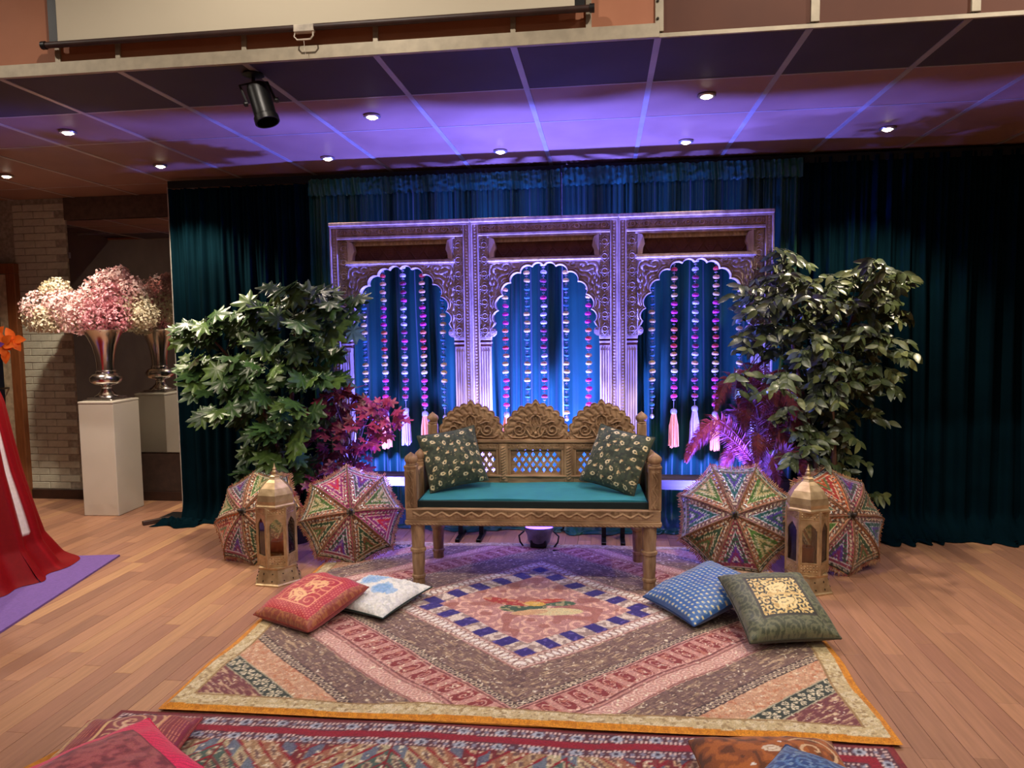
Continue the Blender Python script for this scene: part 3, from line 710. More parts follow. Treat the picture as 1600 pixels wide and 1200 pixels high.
# seat rails
fr = MB().bb((-BW - .03, -BD - .02, .395), (BW + .03, -BD + .05, .465), .004).bb((-BW - .035, -BD - .026, .375), (BW + .035, -BD + .05, .397), .003).obj('front_rail', bw_m, BN)
band('rail_carving', 1.36, .050, (lambda u, v: np.maximum(ridge(v - (.45 * np.abs(np.mod(u / .085, 1) * 2 - 1) * 2 - .45), .25), .9 * (np.abs(v) > .88)) * .9 + .3 * np.abs(np.sin(2 * PI * u / .0425)) * (v < -.2)), .007, MF((-.68, -BD - .02, .432), (1, 0, 0), (0, 0, 1)), bw_m, fr)
band('rope_moulding', 1.44, .016, rope, .008, MF((-.72, -BD - .022, .377), (1, 0, 0), (0, 0, 1)), bw_m, fr, .003)
MB().bb((-BW, BD - .05, .38), (BW, BD + .0, .46), .004).obj('back_rail', bw_m, BN)
for s in (-1, 1): MB().bb((s * BW - .03, -BD + .03, .38), (s * BW + .03, BD, .46), .004).obj('side_rail', bw_m, BN)
MB().bb((-BW + .02, -BD + .03, .43), (BW - .02, BD - .02, .452)).obj('seat_board', bw_m, BN)
# posts and arms
for s in (-1, 1):
    p = MB().bb((s * BW - .034, -BD - .015, .455), (s * BW + .034, -BD + .05, .70), .006)
    p.bb((s * BW - .037, -BD - .018, .695), (s * BW + .037, -BD + .053, .712), .004)
    po = p.obj('front_post', bv_m, BN)
    band('post_carving', .215, .046, (lambda u, v: np.maximum(vine(u, v, .09), 0)), .012, MF((s * BW, -BD - .015, .47), (0, 0, 1), (-1, 0, 0)), bv_m, po)
    f = MB(); finial(f, s * BW, -BD + .018, .71); f.obj('finial', bv_m, po, True)
    p = MB().bb((s * (BW - .03) - .030, BD - .045, .455), (s * (BW - .03) + .030, BD + .012, .885), .006)
    po = p.obj('back_post', bv_m, BN)
    f = MB(); finial(f, s * (BW - .03), BD - .016, .883, .95); f.obj('finial', bv_m, po, True)
    p = MB().bb((s * BW - .026, -.035, .455), (s * BW + .026, .02, .69), .005); po = p.obj('arm_post', bv_m, BN)
    f = MB(); finial(f, s * BW, -.008, .69, .85); f.obj('finial', bv_m, po, True)
    MB().bb((s * BW - .022, -BD + .05, .63), (s * BW + .022, BD - .04, .665), .004).obj('arm_rail', bv_m, BN)
    MB().bb((s * BW - .012, -BD + .05, .46), (s * BW + .012, BD - .04, .63), .003).obj('arm_panel', bv_m, BN)
# back: rails, dividers, lattices
yb = BD - .02
lw = MB().bb((-BW + .05, yb - .025, .50), (BW - .05, yb + .02, .545), .004).bb((-BW + .05, yb - .034, .545), (BW - .05, yb + .02, .558), .003).obj('lower_back_rail', bw_m, BN)
ub = MB().bb((-BW + .05, yb - .022, .715), (BW - .05, yb + .02, .770), .004).bb((-BW + .05, yb - .036, .765), (BW - .05, yb + .02, .785), .003).obj('upper_back_rail', bw_m, BN)
band('rail_carving', 1.26, .042, rosettes, .006, MF((-.63, yb - .022, .742), (1, 0, 0), (0, 0, 1)), bw_m, ub)
def lattice_mesh():
    cx_ = .0075; nx, nz = 44, 20; m = np.ones((nx, nz), bool)
    for r_, ck in enumerate((3, 7, 11, 15)):
        for ci in range(4 + 3 * (r_ % 2), nx - 3, 6):
            for (di, dk) in ((0, -1), (0, 0), (0, 1), (0, 2), (-1, 0), (1, 0), (-1, 1), (1, 1)): m[ci + di, ck + dk] = False
    mb = MB(); voxel_plate(mb, m, -nx * cx_ / 2, .556, cx_, .0081, yb - .010, yb + .006)
    return mb.mesh('lattice', bw_m)
lat = lattice_mesh()
for i in (-1, 0, 1):
    link('lattice', lat, BN, (i * .412, 0, 0))
    for (a, b) in ((-.172, -.160), (.160, .172)): MB().bb((i * .412 + a, yb - .022, .557), (i * .412 + b, yb + .01, .716), .002).obj('lattice_stile', bv_m, BN)
for s in (-1, 1):
    dv = MB().bb((s * .206 - .036, yb - .03, .505), (s * .206 + .036, yb + .015, .765), .012).obj('back_divider', bv_m, BN)
    band('divider_carving', .21, .032, (lambda u, v: rope(u, v, .018)), .008, MF((s * .206, yb - .03, .53), (0, 0, 1), (-1, 0, 0)), bv_m, dv, .003)
    MB().bb((s * .60, yb - .03, .505), (s * .64, yb + .015, .765), .006).obj('back_divider', bv_m, BN)
# scalloped crests
def crest_mesh():
    nth, nr = 121, 40
    th = np.linspace(0, PI, nth); lob = 15
    R = (.200 + .017 * np.abs(np.sin(th * 13)) ** .7)
    hx, hz = R * np.cos(th), R * 1.08 * np.sin(th) + .035 * np.exp(-((th - PI / 2) / .10) ** 2) * .5
    s = np.linspace(0, 1, nr)[None, :]
    gx = hx[:, None] * s; gz = hz[:, None] * s
    rr_ = s * .21 + 0 * th[:, None]
    cents = [(q * a, b, q) for q in (-1, 1) for (a, b) in ((.05, .06), (.10, .045), (.045, .13), (.13, .09), (.155, .04), (.0, .175), (.085, .16))]
    h = spirals(gx, gz, cents, 2 * PI / .024) * .008
    rim = .205 - rr_
    h = np.where((rim > .018) & (rim < .052), .010 * np.abs(np.sin(th[:, None] * 13 + rim * 60)), h)
    h = np.maximum(h, .012 * ridge(rim - .012, .007)); h = np.maximum(h, .011 * ridge(rim - .056, .006))
    V1 = np.stack([gx, -h, gz], -1).reshape(-1, 3); V2 = np.stack([gx, gx * 0 + .03, gz], -1).reshape(-1, 3)
    Q = np.vstack([grid_quads(nth, nr, 0, True), grid_quads(nth, nr, len(V1))]); e = np.arange(nth - 1) * nr + nr - 1
    Q = np.vstack([Q, np.stack([e, e + nr, e + nr + len(V1), e + len(V1)], 1)])
    return np_mesh('crest', np.vstack([V1, V2]), Q, bw_m)
cm = crest_mesh()
sc = MB()
def spiral_pts(cx_, cz_, r, turns, a0, s):
    return [(s * (cx_ + r * (1 - .75 * k / 26) * math.cos(a0 + turns * 2 * PI * k / 26)), -.012, cz_ + r * (1 - .75 * k / 26) * math.sin(a0 + turns * 2 * PI * k / 26)) for k in range(27)]
for s in (-1, 1):
    sc.tube(spiral_pts(.105, .062, .040, 1.4, PI * .9, s), .0055, 6)
    sc.tube([(0, -.012, .012), (s * .035, -.012, .025), (s * .055, -.012, .06), (s * .066, -.012, .075)], .006, 6)
    sc.tube([(s * .012, -.012, .05), (s * .035, -.012, .10), (s * .028, -.012, .14), (0, -.012, .16)], .006, 6)
    sc.tube([(s * .06, -.012, .10), (s * .10, -.012, .115), (s * .12, -.010, .11)], .005, 6)
    sc.tube([(s * .05, -.012, .02), (s * .09, -.012, .012), (s * .15, -.012, .014), (s * .175, -.010, .03)], .005, 6)
for k in range(5): sc.tube([(0, -.012, .05 + k * .006), ((k - 2) * .011, -.014, .085 + .01 * (2 - abs(k - 2)))], [.003, .006], 5)
sc.ball((0, -.010, .165), .014); sc.ball((0, -.01, .04), .012)
scm = sc.mesh('crest_scrolls', bw_m, True)
for i in (-1, 0, 1):
    c = link('crest', cm, BN, (i * .412, yb - .012, .784)); link('crest_scrolls', scm, c, (0, 0, 0))

# ------------------------------------------------------------------ cushions
def ell(u, v, cx_, cy_, rx, ry, a=0.0):
    c, s = math.cos(a), math.sin(a); x = (u - cx_) * c + (v - cy_) * s; y = -(u - cx_) * s + (v - cy_) * c
    return (x / rx) ** 2 + (y / ry) ** 2 < 1
def P3(u, c): return np.zeros(u.shape + (3,)) + np.array(c, float)
def put(img, m, c, a=1.0): img[m] = img[m] * (1 - a) + np.array(c, float) * a
def beast(u, v, cx_, cy_, k, f=1):
    """stylised four-legged animal, facing +x*f"""
    x = (u - cx_) / k * f; y = (v - cy_) / k
    m = ell(x, y, 0, 0, .55, .28, .1) | ell(x, y, .55, .22, .22, .2) | ell(x, y, .35, .15, .25, .28)
    for (lx, ly, a) in ((-.42, -.38, .3), (-.18, -.42, -.2), (.28, -.4, .25), (.55, -.3, -.5)): m |= ell(x, y, lx, ly, .09, .26, a)
    m |= ell(x, y, .8, .05, .07, .24, -.3) | ell(x, y, -.62, .28, .06, .3, .5) | ell(x, y, -.5, .55, .16, .07, .3)
    m &= ~ell(x, y, .58, .26, .05, .05); m &= ~(ell(x, y, 0, .02, .3, .1, .2) & ~ell(x, y, 0, .02, .22, .05, .2))
    return m
def pillow_body(name, w, h, T, colfn, mt, n=80, puff=.5, pinch=.06, disp=0.0, seed=0, back=(60, 50, 45), under=None):
    u = np.linspace(-1, 1, n)[:, None] + np.zeros((1, n)); v = np.linspace(-1, 1, n)[None, :] + np.zeros((n, 1))
    # denser toward rim
    u = np.sign(u) * np.abs(u) ** .85; v = np.sign(v) * np.abs(v) ** .85
    ww = np.clip((1 - np.abs(u) ** 2.2) * (1 - np.abs(v) ** 2.2), 0, 1) ** puff
    x = u * w / 2 * (1 - pinch * (1 - v ** 2)); y = v * h / 2 * (1 - pinch * (1 - u ** 2))
    wr = .012 * (vnoise(u * 2.5 + 9, v * 2.5, seed) - .5) + .006 * np.sin((u + v) * 9 + 5 * vnoise(u * 2, v * 2, seed + 1)) * np.clip(np.abs(u * v), 0, 1)
    zt = (T / 2 * ww + (wr + disp * (vnoise(u * 22, v * 22, seed + 3) - .3)) * np.clip(ww * 2, 0, 1))
    zb = -(T / 2 * ww * .85)
    V1 = np.stack([x, y, zt], -1).reshape(-1, 3); V2 = np.stack([x, y, zb], -1).reshape(-1, 3)
    C1 = colfn(u, v).reshape(-1, 3); C2 = (under(u, v) if under else P3(u, back)).reshape(-1, 3)
    me = np_mesh(name, np.vstack([V1, V2]), np.vstack([grid_quads(n, n), grid_quads(n, n, n * n, True)]), mt, np.vstack([C1, C2]))
    rim = [(x[i, 0], y[i, 0], 0) for i in range(n)] + [(x[-1, j], y[-1, j], 0) for j in range(1, n)] + [(x[i, -1], y[i, -1], 0) for i in range(n - 2, -1, -1)] + [(x[0, j], y[0, j], 0) for j in range(n - 2, -1, -1)]
    return me, rim
cloth_m = colmat('printed_cloth', .72, .18, 220, sheen=.2)
broc_m = colmat('brocade_cloth', .5, .22, 260, sheen=.3, spec=.5)
def place(t, FL, FR, depth, tilt, lift=0.0):
    FL = Vector(FL); FR = Vector(FR); e = (FR - FL); ex = e.normalized()
    d = Vector((0, 0, 1)).cross(ex).normalized(); upv = (d * math.cos(tilt) + Vector((0, 0, 1)) * math.sin(tilt)).normalized()
    upv = (upv - ex * upv.dot(ex)).normalized(); nz = ex.cross(upv)
    M = Matrix((ex, upv, nz)).transposed().to_4x4(); M.translation = FL + e / 2 + upv * depth / 2 + nz * lift
    t.matrix_world = M; return e.length
def cushion(name, label, w, h, T, colfn, mt, FL=None, FR=None, tilt=0, lift=0, seam=(90, 60, 40), seam_r=.004, **kw):
    t = thing(name, label, 'cushion', group=kw.pop('group', None))
    me, rim = pillow_body('cover', w, h, T, colfn, mt, **kw)
    link('cover', me, t)
    MB().tube(rim[::2] + [rim[0]], seam_r, 6, False).obj('seam', mat('seam_%d_%d_%d' % seam, seam, rough=.7, scale=80), t, True)
    if FL is not None: place(t, FL, FR, h, tilt, lift)
    return t
# bench seat cushion
nu, nv = 90, 40
sq = thing('bench_seat_cushion', 'flat teal velvet seat cushion on the carved bench', 'seat cushion', (-.415, 4.262, .4645), (0, 0, .035))
sbm = bmesh.new(); bmesh.ops.create_cube(sbm, size=1)
for v_ in sbm.verts: v_.co = Vector((v_.co.x * 1.31, v_.co.y * .49, v_.co.z * .056 + .028))
bmesh.ops.subdivide_edges(sbm, edges=[e for e in sbm.edges], cuts=9, use_grid_fill=True)
bmesh.ops.bevel(sbm, geom=[e for e in sbm.edges if len(e.link_faces) == 2 and e.calc_face_angle() > 1], offset=.010, segments=2, affect='EDGES')
for v_ in sbm.verts:
    if v_.co.z > .04: v_.co.z += .004 * math.sin(v_.co.x * 9) * math.sin(v_.co.y * 8) + .004 * (1 - (v_.co.x / .66) ** 2)
me = bpy.data.meshes.new('cover'); sbm.to_mesh(me); sbm.free(); me.polygons.foreach_set('use_smooth', [True] * len(me.polygons)); me.set_sharp_from_angle(angle=.9)
me.materials.append(mat('seat_velvet', (50, 132, 146), (44, 120, 134), rough=.7, sheen=.8, sheen_tint=(110, 190, 195), scale=9, spec=.2)); link('cover', me, sq)
MB().bb((-.657, -.248, .003), (.657, -.2445, .049), .001).obj('front_strip', mat('seat_strip_dark', (8, 30, 34), rough=.85), sq)  # darker teal strip across the cushion's front face
MB().tube([(-.652, -.243, .05), (.652, -.243, .05), (.652, .243, .05), (-.652, .243, .05), (-.652, -.243, .05)], .004, 6, False).obj('piping', mat('seat_piping', (14, 60, 66), rough=.7), sq, True)

def green_print(seed):
    rg = random.Random(seed); dots = [(rg.uniform(-.95, .95), rg.uniform(-.95, .95), rg.uniform(0, 6.3), rg.random()) for _ in range(400)]
    keep = []
    for d in dots:
        if all((d[0] - k[0]) ** 2 + (d[1] - k[1]) ** 2 > .062 for k in keep): keep.append(d)
    small = [(rg.uniform(-1, 1), rg.uniform(-1, 1)) for _ in range(110)]
    def f(u, v):
        im = P3(u, (60, 70, 56)); n = vnoise(u * 13, v * 13, seed); put(im, n > .62, (48, 56, 46)); put(im, n < .25, (84, 88, 64), .6)
        for (a, b) in small: put(im, ell(u, v, a, b, .022, .022), (150, 138, 104), .8)
        for (a, b, q, k) in keep:
            if k > .45: put(im, ell(u, v, a, b, .085, .06, q), (224, 208, 168)); put(im, ell(u, v, a + .01, b, .045, .028, q), (58, 68, 54)); put(im, ell(u, v, a + .07 * math.cos(q), b + .07 * math.sin(q), .04, .025, q), (214, 190, 140))
            else: put(im, ell(u, v, a, b, .07, .035, q), (216, 196, 150)); put(im, ell(u, v, a + .04, b + .03, .05, .02, q + 1), (190, 150, 110))
        return im
    return f
g1 = cushion('throw_cushion', 'dark green cream-flecked cushion at the left end of the bench', .37, .36, .15, green_print(5), cloth_m, (-1.03, 4.16, .545), (-.735, 4.30, .545), 1.13, 0, (54, 60, 48), back=(50, 58, 48), seed=3, n=100, group='dark green bench cushions')
g2 = cushion('throw_cushion', 'dark green cream-flecked cushion at the right end of the bench', .38, .37, .15, green_print(9), cloth_m, (-.10, 4.31, .545), (.175, 4.16, .545), 1.10, 0, (54, 60, 48), back=(50, 58, 48), seed=8, n=100, group='dark green bench cushions')
for g, a in ((g1, .13), (g2, -.16)): g.matrix_world = g.matrix_world @ Matrix.Rotation(a, 4, 'Z')

def red_f(u, v):
    im = P3(u, (176, 16, 40)); m = np.maximum(np.abs(u), np.abs(v))
    du = np.mod(u / .075, 1) - .5; dv = np.mod(v / .075 + .5 * (np.floor(u / .075) % 2), 1) - .5
    put(im, (du ** 2 + dv ** 2 < .05) & (m > .6), (224, 120, 100))
    put(im, m > .86, (150, 66, 50)); put(im, (m > .86) & (vnoise(u * 30, v * 30, 4) > .55), (176, 104, 62))
    put(im, (m > .56) & (m < .60), (230, 150, 112)); put(im, (m < .56) & (spirals(u, v, [(.4, .4, 1), (-.4, .4, -1), (-.4, -.4, 1), (.4, -.4, -1), (0, 0, 1)], 40) > .86), (222, 130, 100))
    put(im, beast(u, v, .02, .25, .42, 1) | beast(u, v, -.02, -.27, .42, -1), (232, 176, 122))
    return im
cushion('floor_cushion', 'red cushion with two gold animals leaning on the fluffy white cushion', .41, .42, .155, red_f, broc_m, (-1.775, 3.40, .055), (-1.415, 3.225, .055), .22, 0, (150, 60, 50), back=(150, 40, 48), seed=5, n=110, pinch=.03, puff=.36)
def white_f(u, v):
    im = P3(u, (226, 226, 222)); n = vnoise(u * 9, v * 9, 6); put(im, n > .6, (206, 208, 206))
    for (a, b, r) in ((-.35, .42, .40), (.30, -.08, .34), (-.75, -.3, .2)):
        d = np.hypot(u - a, v - b) + .22 * (vnoise(u * 6, v * 6, 8) - .5); put(im, d < r, (150, 184, 222), .85); put(im, d < r * .7, (124, 168, 216), .7)
    return im
cushion('floor_cushion', 'fluffy white and pale blue cushion lying beside the red cushion', .43, .43, .12, white_f, colmat('fluffy_cloth', .95, .12, 90, sheen=.5, bump=.6), (-1.475, 3.565, .052), (-1.13, 3.43, .052), .05, 0, (40, 58, 54), back=(46, 70, 66), seed=6, disp=.012, n=100)
def blue_f(u, v):
    im = P3(u, (44, 92, 156)); n = vnoise(u * 8, v * 8, 1); put(im, n > .6, (52, 104, 170), .6)
    fu = np.mod(u / .125 + .5 * (np.floor(v / .11) % 2), 1) - .5; fv = np.mod(v / .11, 1) - .5
    put(im, ell(fu, fv, 0, 0, .36, .22, .5), (150, 176, 190)); put(im, ell(fu, fv, -.06, -.02, .26, .12, .5), (226, 208, 150)); put(im, ell(fu, fv, .14, .12, .09, .07), (60, 110, 170))
    return im
cushion('floor_cushion', 'blue brocade cushion with small gold motifs under the green cushion at right', .43, .47, .16, blue_f, broc_m, (.205, 3.83, .055), (.43, 3.455, .055), .27, 0, (30, 66, 120), back=(30, 66, 120), seed=7, n=120, puff=.40)
def olive_f(u, v):
    m = np.maximum(np.abs(u), np.abs(v)); im = P3(u, (66, 72, 52)); n = vnoise(u * 24, v * 24, 2); put(im, n > .58, (100, 104, 76)); put(im, spirals(u, v, [(a * .45, b * .45, 1) for a in (-2, -1, 0, 1, 2) for b in (-2, -1, 0, 1, 2)], 55) > .8, (112, 112, 84), .8)
    put(im, (m < .60), (30, 30, 24)); s_ = spirals(u, v, [(a * .19, b * .19, (-1) ** (a + b)) for a in range(-3, 4) for b in range(-3, 4)], 62)
    put(im, (m < .57) & (s_ > .5), (222, 194, 126)); put(im, (m < .57) & (vnoise(u * 16, v * 16, 5) > .74), (186, 150, 86))
    put(im, beast(u, v, -.02, .24, .34, 1) | beast(u, v, .02, -.26, .34, 1), (232, 206, 146))
    put(im, (m > .60) & (m < .63), (52, 48, 38)); put(im, (np.abs(v) < .025) & (m < .58), (210, 176, 110))
    return im
cushion('floor_cushion', 'olive green brocade cushion with gold elephant square against the blue cushion', .43, .43, .17, olive_f, broc_m, (.66, 3.265, .06), (1.06, 3.35, .06), .40, .01, (62, 60, 44), back=(50, 52, 40), seed=9, n=120, puff=.38)
def maroon_f(u, v):
    im = P3(u, (128, 22, 40)); st_ = np.mod(u / .05, 1); put(im, (st_ < .3) & (np.mod(v / .05, 1) < .6), (200, 120, 90))
    put(im, u < -.80, (206, 164, 96)); put(im, (u < -.80) & (vnoise(u * 28, v * 28, 3) > .55), (168, 110, 66)); put(im, (u > -.42) & (u < -.36), (216, 176, 120))
    put(im, (u > -.30) & (u < .52), (134, 44, 56)); put(im, (u > -.30) & (u < .52) & (spirals(u, v, [(0, .5, 1), (.3, -.4, -1), (-.2, -.1, 1)], 40) > .82), (206, 160, 120))
    put(im, beast(u, v, .10, .30, .36, 1) | beast(u, v, .10, -.4, .36, -1), (222, 178, 146)); put(im, np.abs(u - .53) < .02, (210, 150, 110)); put(im, v < -.86, (176, 84, 84))
    return im
cushion('floor_cushion', 'maroon and gold striped cushion under the hot pink cushion at bottom left', .42, .36, .12, maroon_f, broc_m, (-1.85, 2.017, .05), (-1.442, 2.081, .05), .02, 0, (150, 60, 60), back=(110, 30, 40), seed=12, n=100, pinch=.03)
def pink_f(u, v):
    m = np.maximum(np.abs(u), np.abs(v)); im = P3(u, (148, 62, 70)); n = vnoise(u * 14, v * 14, 3); put(im, n > .55, (170, 84, 86)); put(im, n < .25, (120, 46, 56))
    put(im, m > .70, (236, 34, 92)); put(im, (m > .70) & (np.sin((u - v) * 60 + 6 * vnoise(u * 8, v * 8, 2)) > .55), (206, 20, 74)); put(im, (m > .68) & (m < .70), (110, 30, 46))
    return im
cushion('floor_cushion', 'dusty rose cushion with wide hot pink border in the bottom left corner', .50, .50, .12, pink_f, broc_m, (-1.866, 1.84, .14), (-1.456, 1.555, .14), .03, 0, (236, 34, 92), back=(170, 30, 70), seed=13, n=110)
def rust_f(u, v):
    im = P3(u, (136, 72, 26)); n = vnoise(u * 10, v * 10, 7); put(im, n > .6, (166, 92, 36)); put(im, n < .28, (96, 50, 20))
    sw = spirals(u, v, [(.55, .3, 1), (.7, -.3, -1)], 26); put(im, (sw > .9) & (u > .25), (206, 170, 130))
    put(im, ell(u, v, -.05, .28, .13, .10), (214, 196, 172)); put(im, ell(u, v, -.05, .28, .08, .06), (180, 150, 120)); put(im, ell(u, v, -.05, .28, .035, .03), (226, 214, 196))
    for (a, b) in ((.25, .05), (.3, -.12), (-.4, -.1), (.12, .5)): put(im, ell(u, v, a, b, .035, .03), (226, 220, 214))
    return im
cushion('floor_cushion', 'rust brown velvet cushion with a round medallion at the bottom edge', .48, .44, .17, rust_f, cloth_m, (.32, 1.99, .06), (.80, 2.03, .06), .05, 0, (110, 58, 24), back=(110, 58, 24), seed=14, n=100, puff=.42)
def navy_f(u, v):
    im = P3(u, (34, 70, 128)); s_ = spirals(u, v, [(a * .4, b * .4, 1) for a in (-2, -1, 0, 1, 2) for b in (-2, -1, 0, 1, 2)], 36); put(im, s_ > .78, (88, 128, 176)); put(im, vnoise(u * 20, v * 20, 3) > .75, (120, 150, 180)); return im
cushion('floor_cushion', 'blue cushion corner leaning on the rust velvet cushion at the bottom edge', .36, .36, .12, navy_f, broc_m, (.33, 1.94, .20), (.61, 1.715, .20), .02, 0, (26, 54, 100), back=(26, 54, 100), seed=15, n=80)

# ================================================================== RUGS
rug_m = colmat('patchwork_cloth', .8, .28, 150, sheen=.15, bump=.35)
gold_t = (196, 160, 84)
def build_rug(name, label, hw, hh, cell, fn, loc, rz, zamp, backing):
    t = thing(name, label, 'rug', loc, (0, 0, rz))
    nx, ny = int(2 * hw / cell), int(2 * hh / cell)
    X = np.linspace(-hw, hw, nx + 1)[:, None] + np.zeros((1, ny + 1)); Y = np.linspace(-hh, hh, ny + 1)[None, :] + np.zeros((nx + 1, 1))
    wob = .008 * (vnoise(X * 6, Y * 6, 1) - .5)
    cxs = (X[:-1, :-1] + X[1:, 1:]) / 2; cys = (Y[:-1, :-1] + Y[1:, 1:]) / 2
    ids, _ = fn(cxs + .014 * (vnoise(cxs * 5, cys * 5, 1) - .5), cys + .014 * (vnoise(cxs * 5, cys * 5, 2) - .5))
    _, cols = fn(X + .014 * (vnoise(X * 5, Y * 5, 1) - .5), Y + .014 * (vnoise(X * 5, Y * 5, 2) - .5))
    Z = .007 + zamp * vnoise(X * 3.2, Y * 3.2, 5) + .0022 * vnoise(X * 40, Y * 40, 6)
    edge = np.minimum(hw - np.abs(X), hh - np.abs(Y)); Z *= np.clip(edge / .03, .35, 1)
    Xw = X + .010 * (vnoise(Y * 4, X * 0, 7) - .5) * 2; Yw = Y + .012 * (vnoise(X * 3, Y * 0, 8) - .5) * 2
    V = np.stack([Xw, Yw, Z], -1).reshape(-1, 3); C = cols.reshape(-1, 3); Q = grid_quads(nx + 1, ny + 1); idf = ids.reshape(-1)
    order = np.argsort(idf, kind='stable'); srt = idf[order]; cut = np.flatnonzero(np.diff(srt)) + 1
    loose = []
    for grp in np.split(order, cut):
        if len(grp) < 14: loose.append(grp); continue
        q = Q[grp]; vi, inv = np.unique(q, return_inverse=True)
        link('patch', np_mesh('patch', V[vi], inv.reshape(-1, 4), rug_m, C[vi]), t)
    if loose:
        q = Q[np.concatenate(loose)]; vi, inv = np.unique(q, return_inverse=True)
        stuff(link('patch_scraps', np_mesh('patch_scraps', V[vi], inv.reshape(-1, 4), rug_m, C[vi]), t))
    MB().bb((-hw + .004, -hh + .004, 0), (hw - .004, hh - .004, .0025)).obj('backing', mat('rug_backing', backing, rough=.9, scale=30), t)
    return t
def sequins(im, x, y, m, c, sc=70, th=.80, seed=3): put(im, m & (vnoise(x * sc, y * sc, seed) > th), c, .85)
def rug1_fn(x, y):
    ax_, ay = np.abs(x), np.abs(y); q = (x > 0).astype(int) + 2 * (y > 0).astype(int)
    d = ax_ * .9 + ay; e = ax_ * .9 - ay
    im = P3(x, (120, 80, 76)); ids = np.zeros(x.shape, int)
    hw, hh = 1.40, 1.14
    bx = np.minimum(hw - ax_, hh - ay)
    n1 = vnoise(x * 60, y * 60, 1); n2 = vnoise(e * 120, d * 25, 2); n3 = vnoise(e * 26, d * 150, 4)
    def bandm(a, b): return (d >= a) & (d < b)
    # field
    m = d < .46; put(im, m, (172, 124, 120)); put(im, m & (spirals(x, y, [(a * .12, b * .10, 1) for a in range(-4, 5) for b in range(-4, 5)], 110) > .72), (212, 168, 150)); put(im, m & (vnoise(x * 16, y * 16, 9) > .66), (150, 92, 84), .8)
    for (cx_, cy_, rx, ry, a, c) in ((-.06, -.02, .13, .06, .2, (60, 84, 66)), (.12, .06, .10, .04, .1, (66, 96, 74)), (-.15, .05, .14, .04, -.2, (156, 52, 48)), (.05, .08, .12, .03, .3, (170, 64, 52)), (.10, -.06, .16, .05, .15, (196, 184, 140)), (-.02, -.08, .10, .035, .3, (190, 150, 110)), (.0, .04, .06, .03, 0, (200, 160, 70))):
        put(im, m & ell(x, y, cx_, cy_, rx, ry, a), c); put(im, m & ell(x, y, cx_, cy_, rx, ry, a) & (n1 > .62), (206, 178, 130), .6)
    ids = np.where(m, 1, ids)
    m = bandm(.46, .60); k = np.floor((e + 2) / .10).astype(int); pur = (k % 2 == 0)
    put(im, m & pur, (46, 34, 112)); put(im, m & ~pur, (206, 190, 178)); put(im, m & ~pur & (n1 > .5), (150, 128, 122)); put(im, m & pur & (n1 > .8), (90, 76, 150))
    ids = np.where(m, 100 + k * 4 + q, ids)
    m = bandm(.60, .73); put(im, m, (206, 178, 166)); uu = np.mod(e / .048, 1) - .5; vv = (d - .665) / .05
    put(im, m & (uu ** 2 * 4 + vv ** 2 < .9), (226, 216, 208)); put(im, m & (uu ** 2 * 4 + vv ** 2 < .9) & (uu ** 2 * 4 + vv ** 2 > .45), (132, 96, 88)); put(im, m & (np.abs(vv) > 1.05), (160, 110, 102))
    ids = np.where(m, 10 + q, ids)
    m = bandm(.73, .99) | bandm(1.40, 1.61); put(im, m, (116, 90, 84)); put(im, m & (n3 > .60), (140, 114, 98)); put(im, m & (n2 > .74), (94, 70, 68)); put(im, m & (n3 > .78), (178, 152, 124))
    ids = np.where(bandm(.73, .99), 20 + q, ids); ids = np.where(bandm(1.40, 1.61), 30 + q, ids)
    m = bandm(.99, 1.04) | bandm(1.61, 1.67); put(im, m, (74, 56, 56)); uu = np.mod(e / .04, 1) - .5; vv = np.where(d < 1.3, (d - 1.015) / .022, (d - 1.64) / .026)
    put(im, m & (uu ** 2 * 5 + vv ** 2 < .8), (196, 176, 150)); put(im, m & (uu ** 2 * 5 + vv ** 2 < .25), (90, 66, 70))
    ids = np.where(bandm(.99, 1.04), 40 + q, ids); ids = np.where(bandm(1.61, 1.67), 50 + q, ids)
    m = bandm(1.04, 1.27); k = np.floor((e + 3) / .115).astype(int); vv = (d - 1.155) / .115
    put(im, m, (186, 134, 124)); sqm = m & (np.mod((e + 3) / .115, 1) < .62) & (np.abs(vv) < .72)
    put(im, sqm, (132, 54, 56)); uu = np.mod((e + 3) / .115, 1) - .31; put(im, m & (spirals(uu, vv * .5, [(0, 0, 1), (.5, 0, 1)], 26) > .90), (206, 160, 146)); put(im, m & (np.abs(np.abs(vv) - .85) < .06), (120, 66, 66)); put(im, sqm & (n1 > .75), (176, 110, 96))
    ids = np.where(m, 1000 + k * 4 + q, ids)
    m = bandm(1.27, 1.40); put(im, m, (190, 140, 130)); uu = np.mod(e / .09, 1) - .5; vv = (d - 1.335) / .13
    put(im, m & (spirals(uu * .09, vv * .13, [(0, 0, 1)], 2 * PI / .022) > .72) & (np.abs(vv) < .36), (224, 190, 174)); put(im, m & (np.abs(np.abs(vv) - .42) < .04), (140, 92, 86))
    ids = np.where(m, 60 + q, ids)
    m = bandm(1.67, 1.83); put(im, m, (190, 146, 116)); put(im, m & (n1 > .58), (206, 168, 136)); put(im, m & (vnoise(x * 90, y * 90, 8) > .7), (184, 124, 92)); ids = np.where(m, 70 + q, ids)
    m = bandm(1.83, 1.95); put(im, m, (52, 60, 54)); uu = np.mod(e / .085, 1) - .5; vv = (d - 1.89) / .06
    put(im, m & (np.abs(vv) > .86), (168, 160, 134)); lf = m & (np.abs(vv) < .74) & (np.cos(np.arctan2(vv, uu * 2.2) * 8) > -.1) & (uu ** 2 * 4.8 + vv ** 2 * 1.5 < .85)
    put(im, lf, (212, 200, 170)); put(im, m & (uu ** 2 * 6 + vv ** 2 * 2 < .05), (70, 76, 66)); ids = np.where(m, 80 + q, ids)
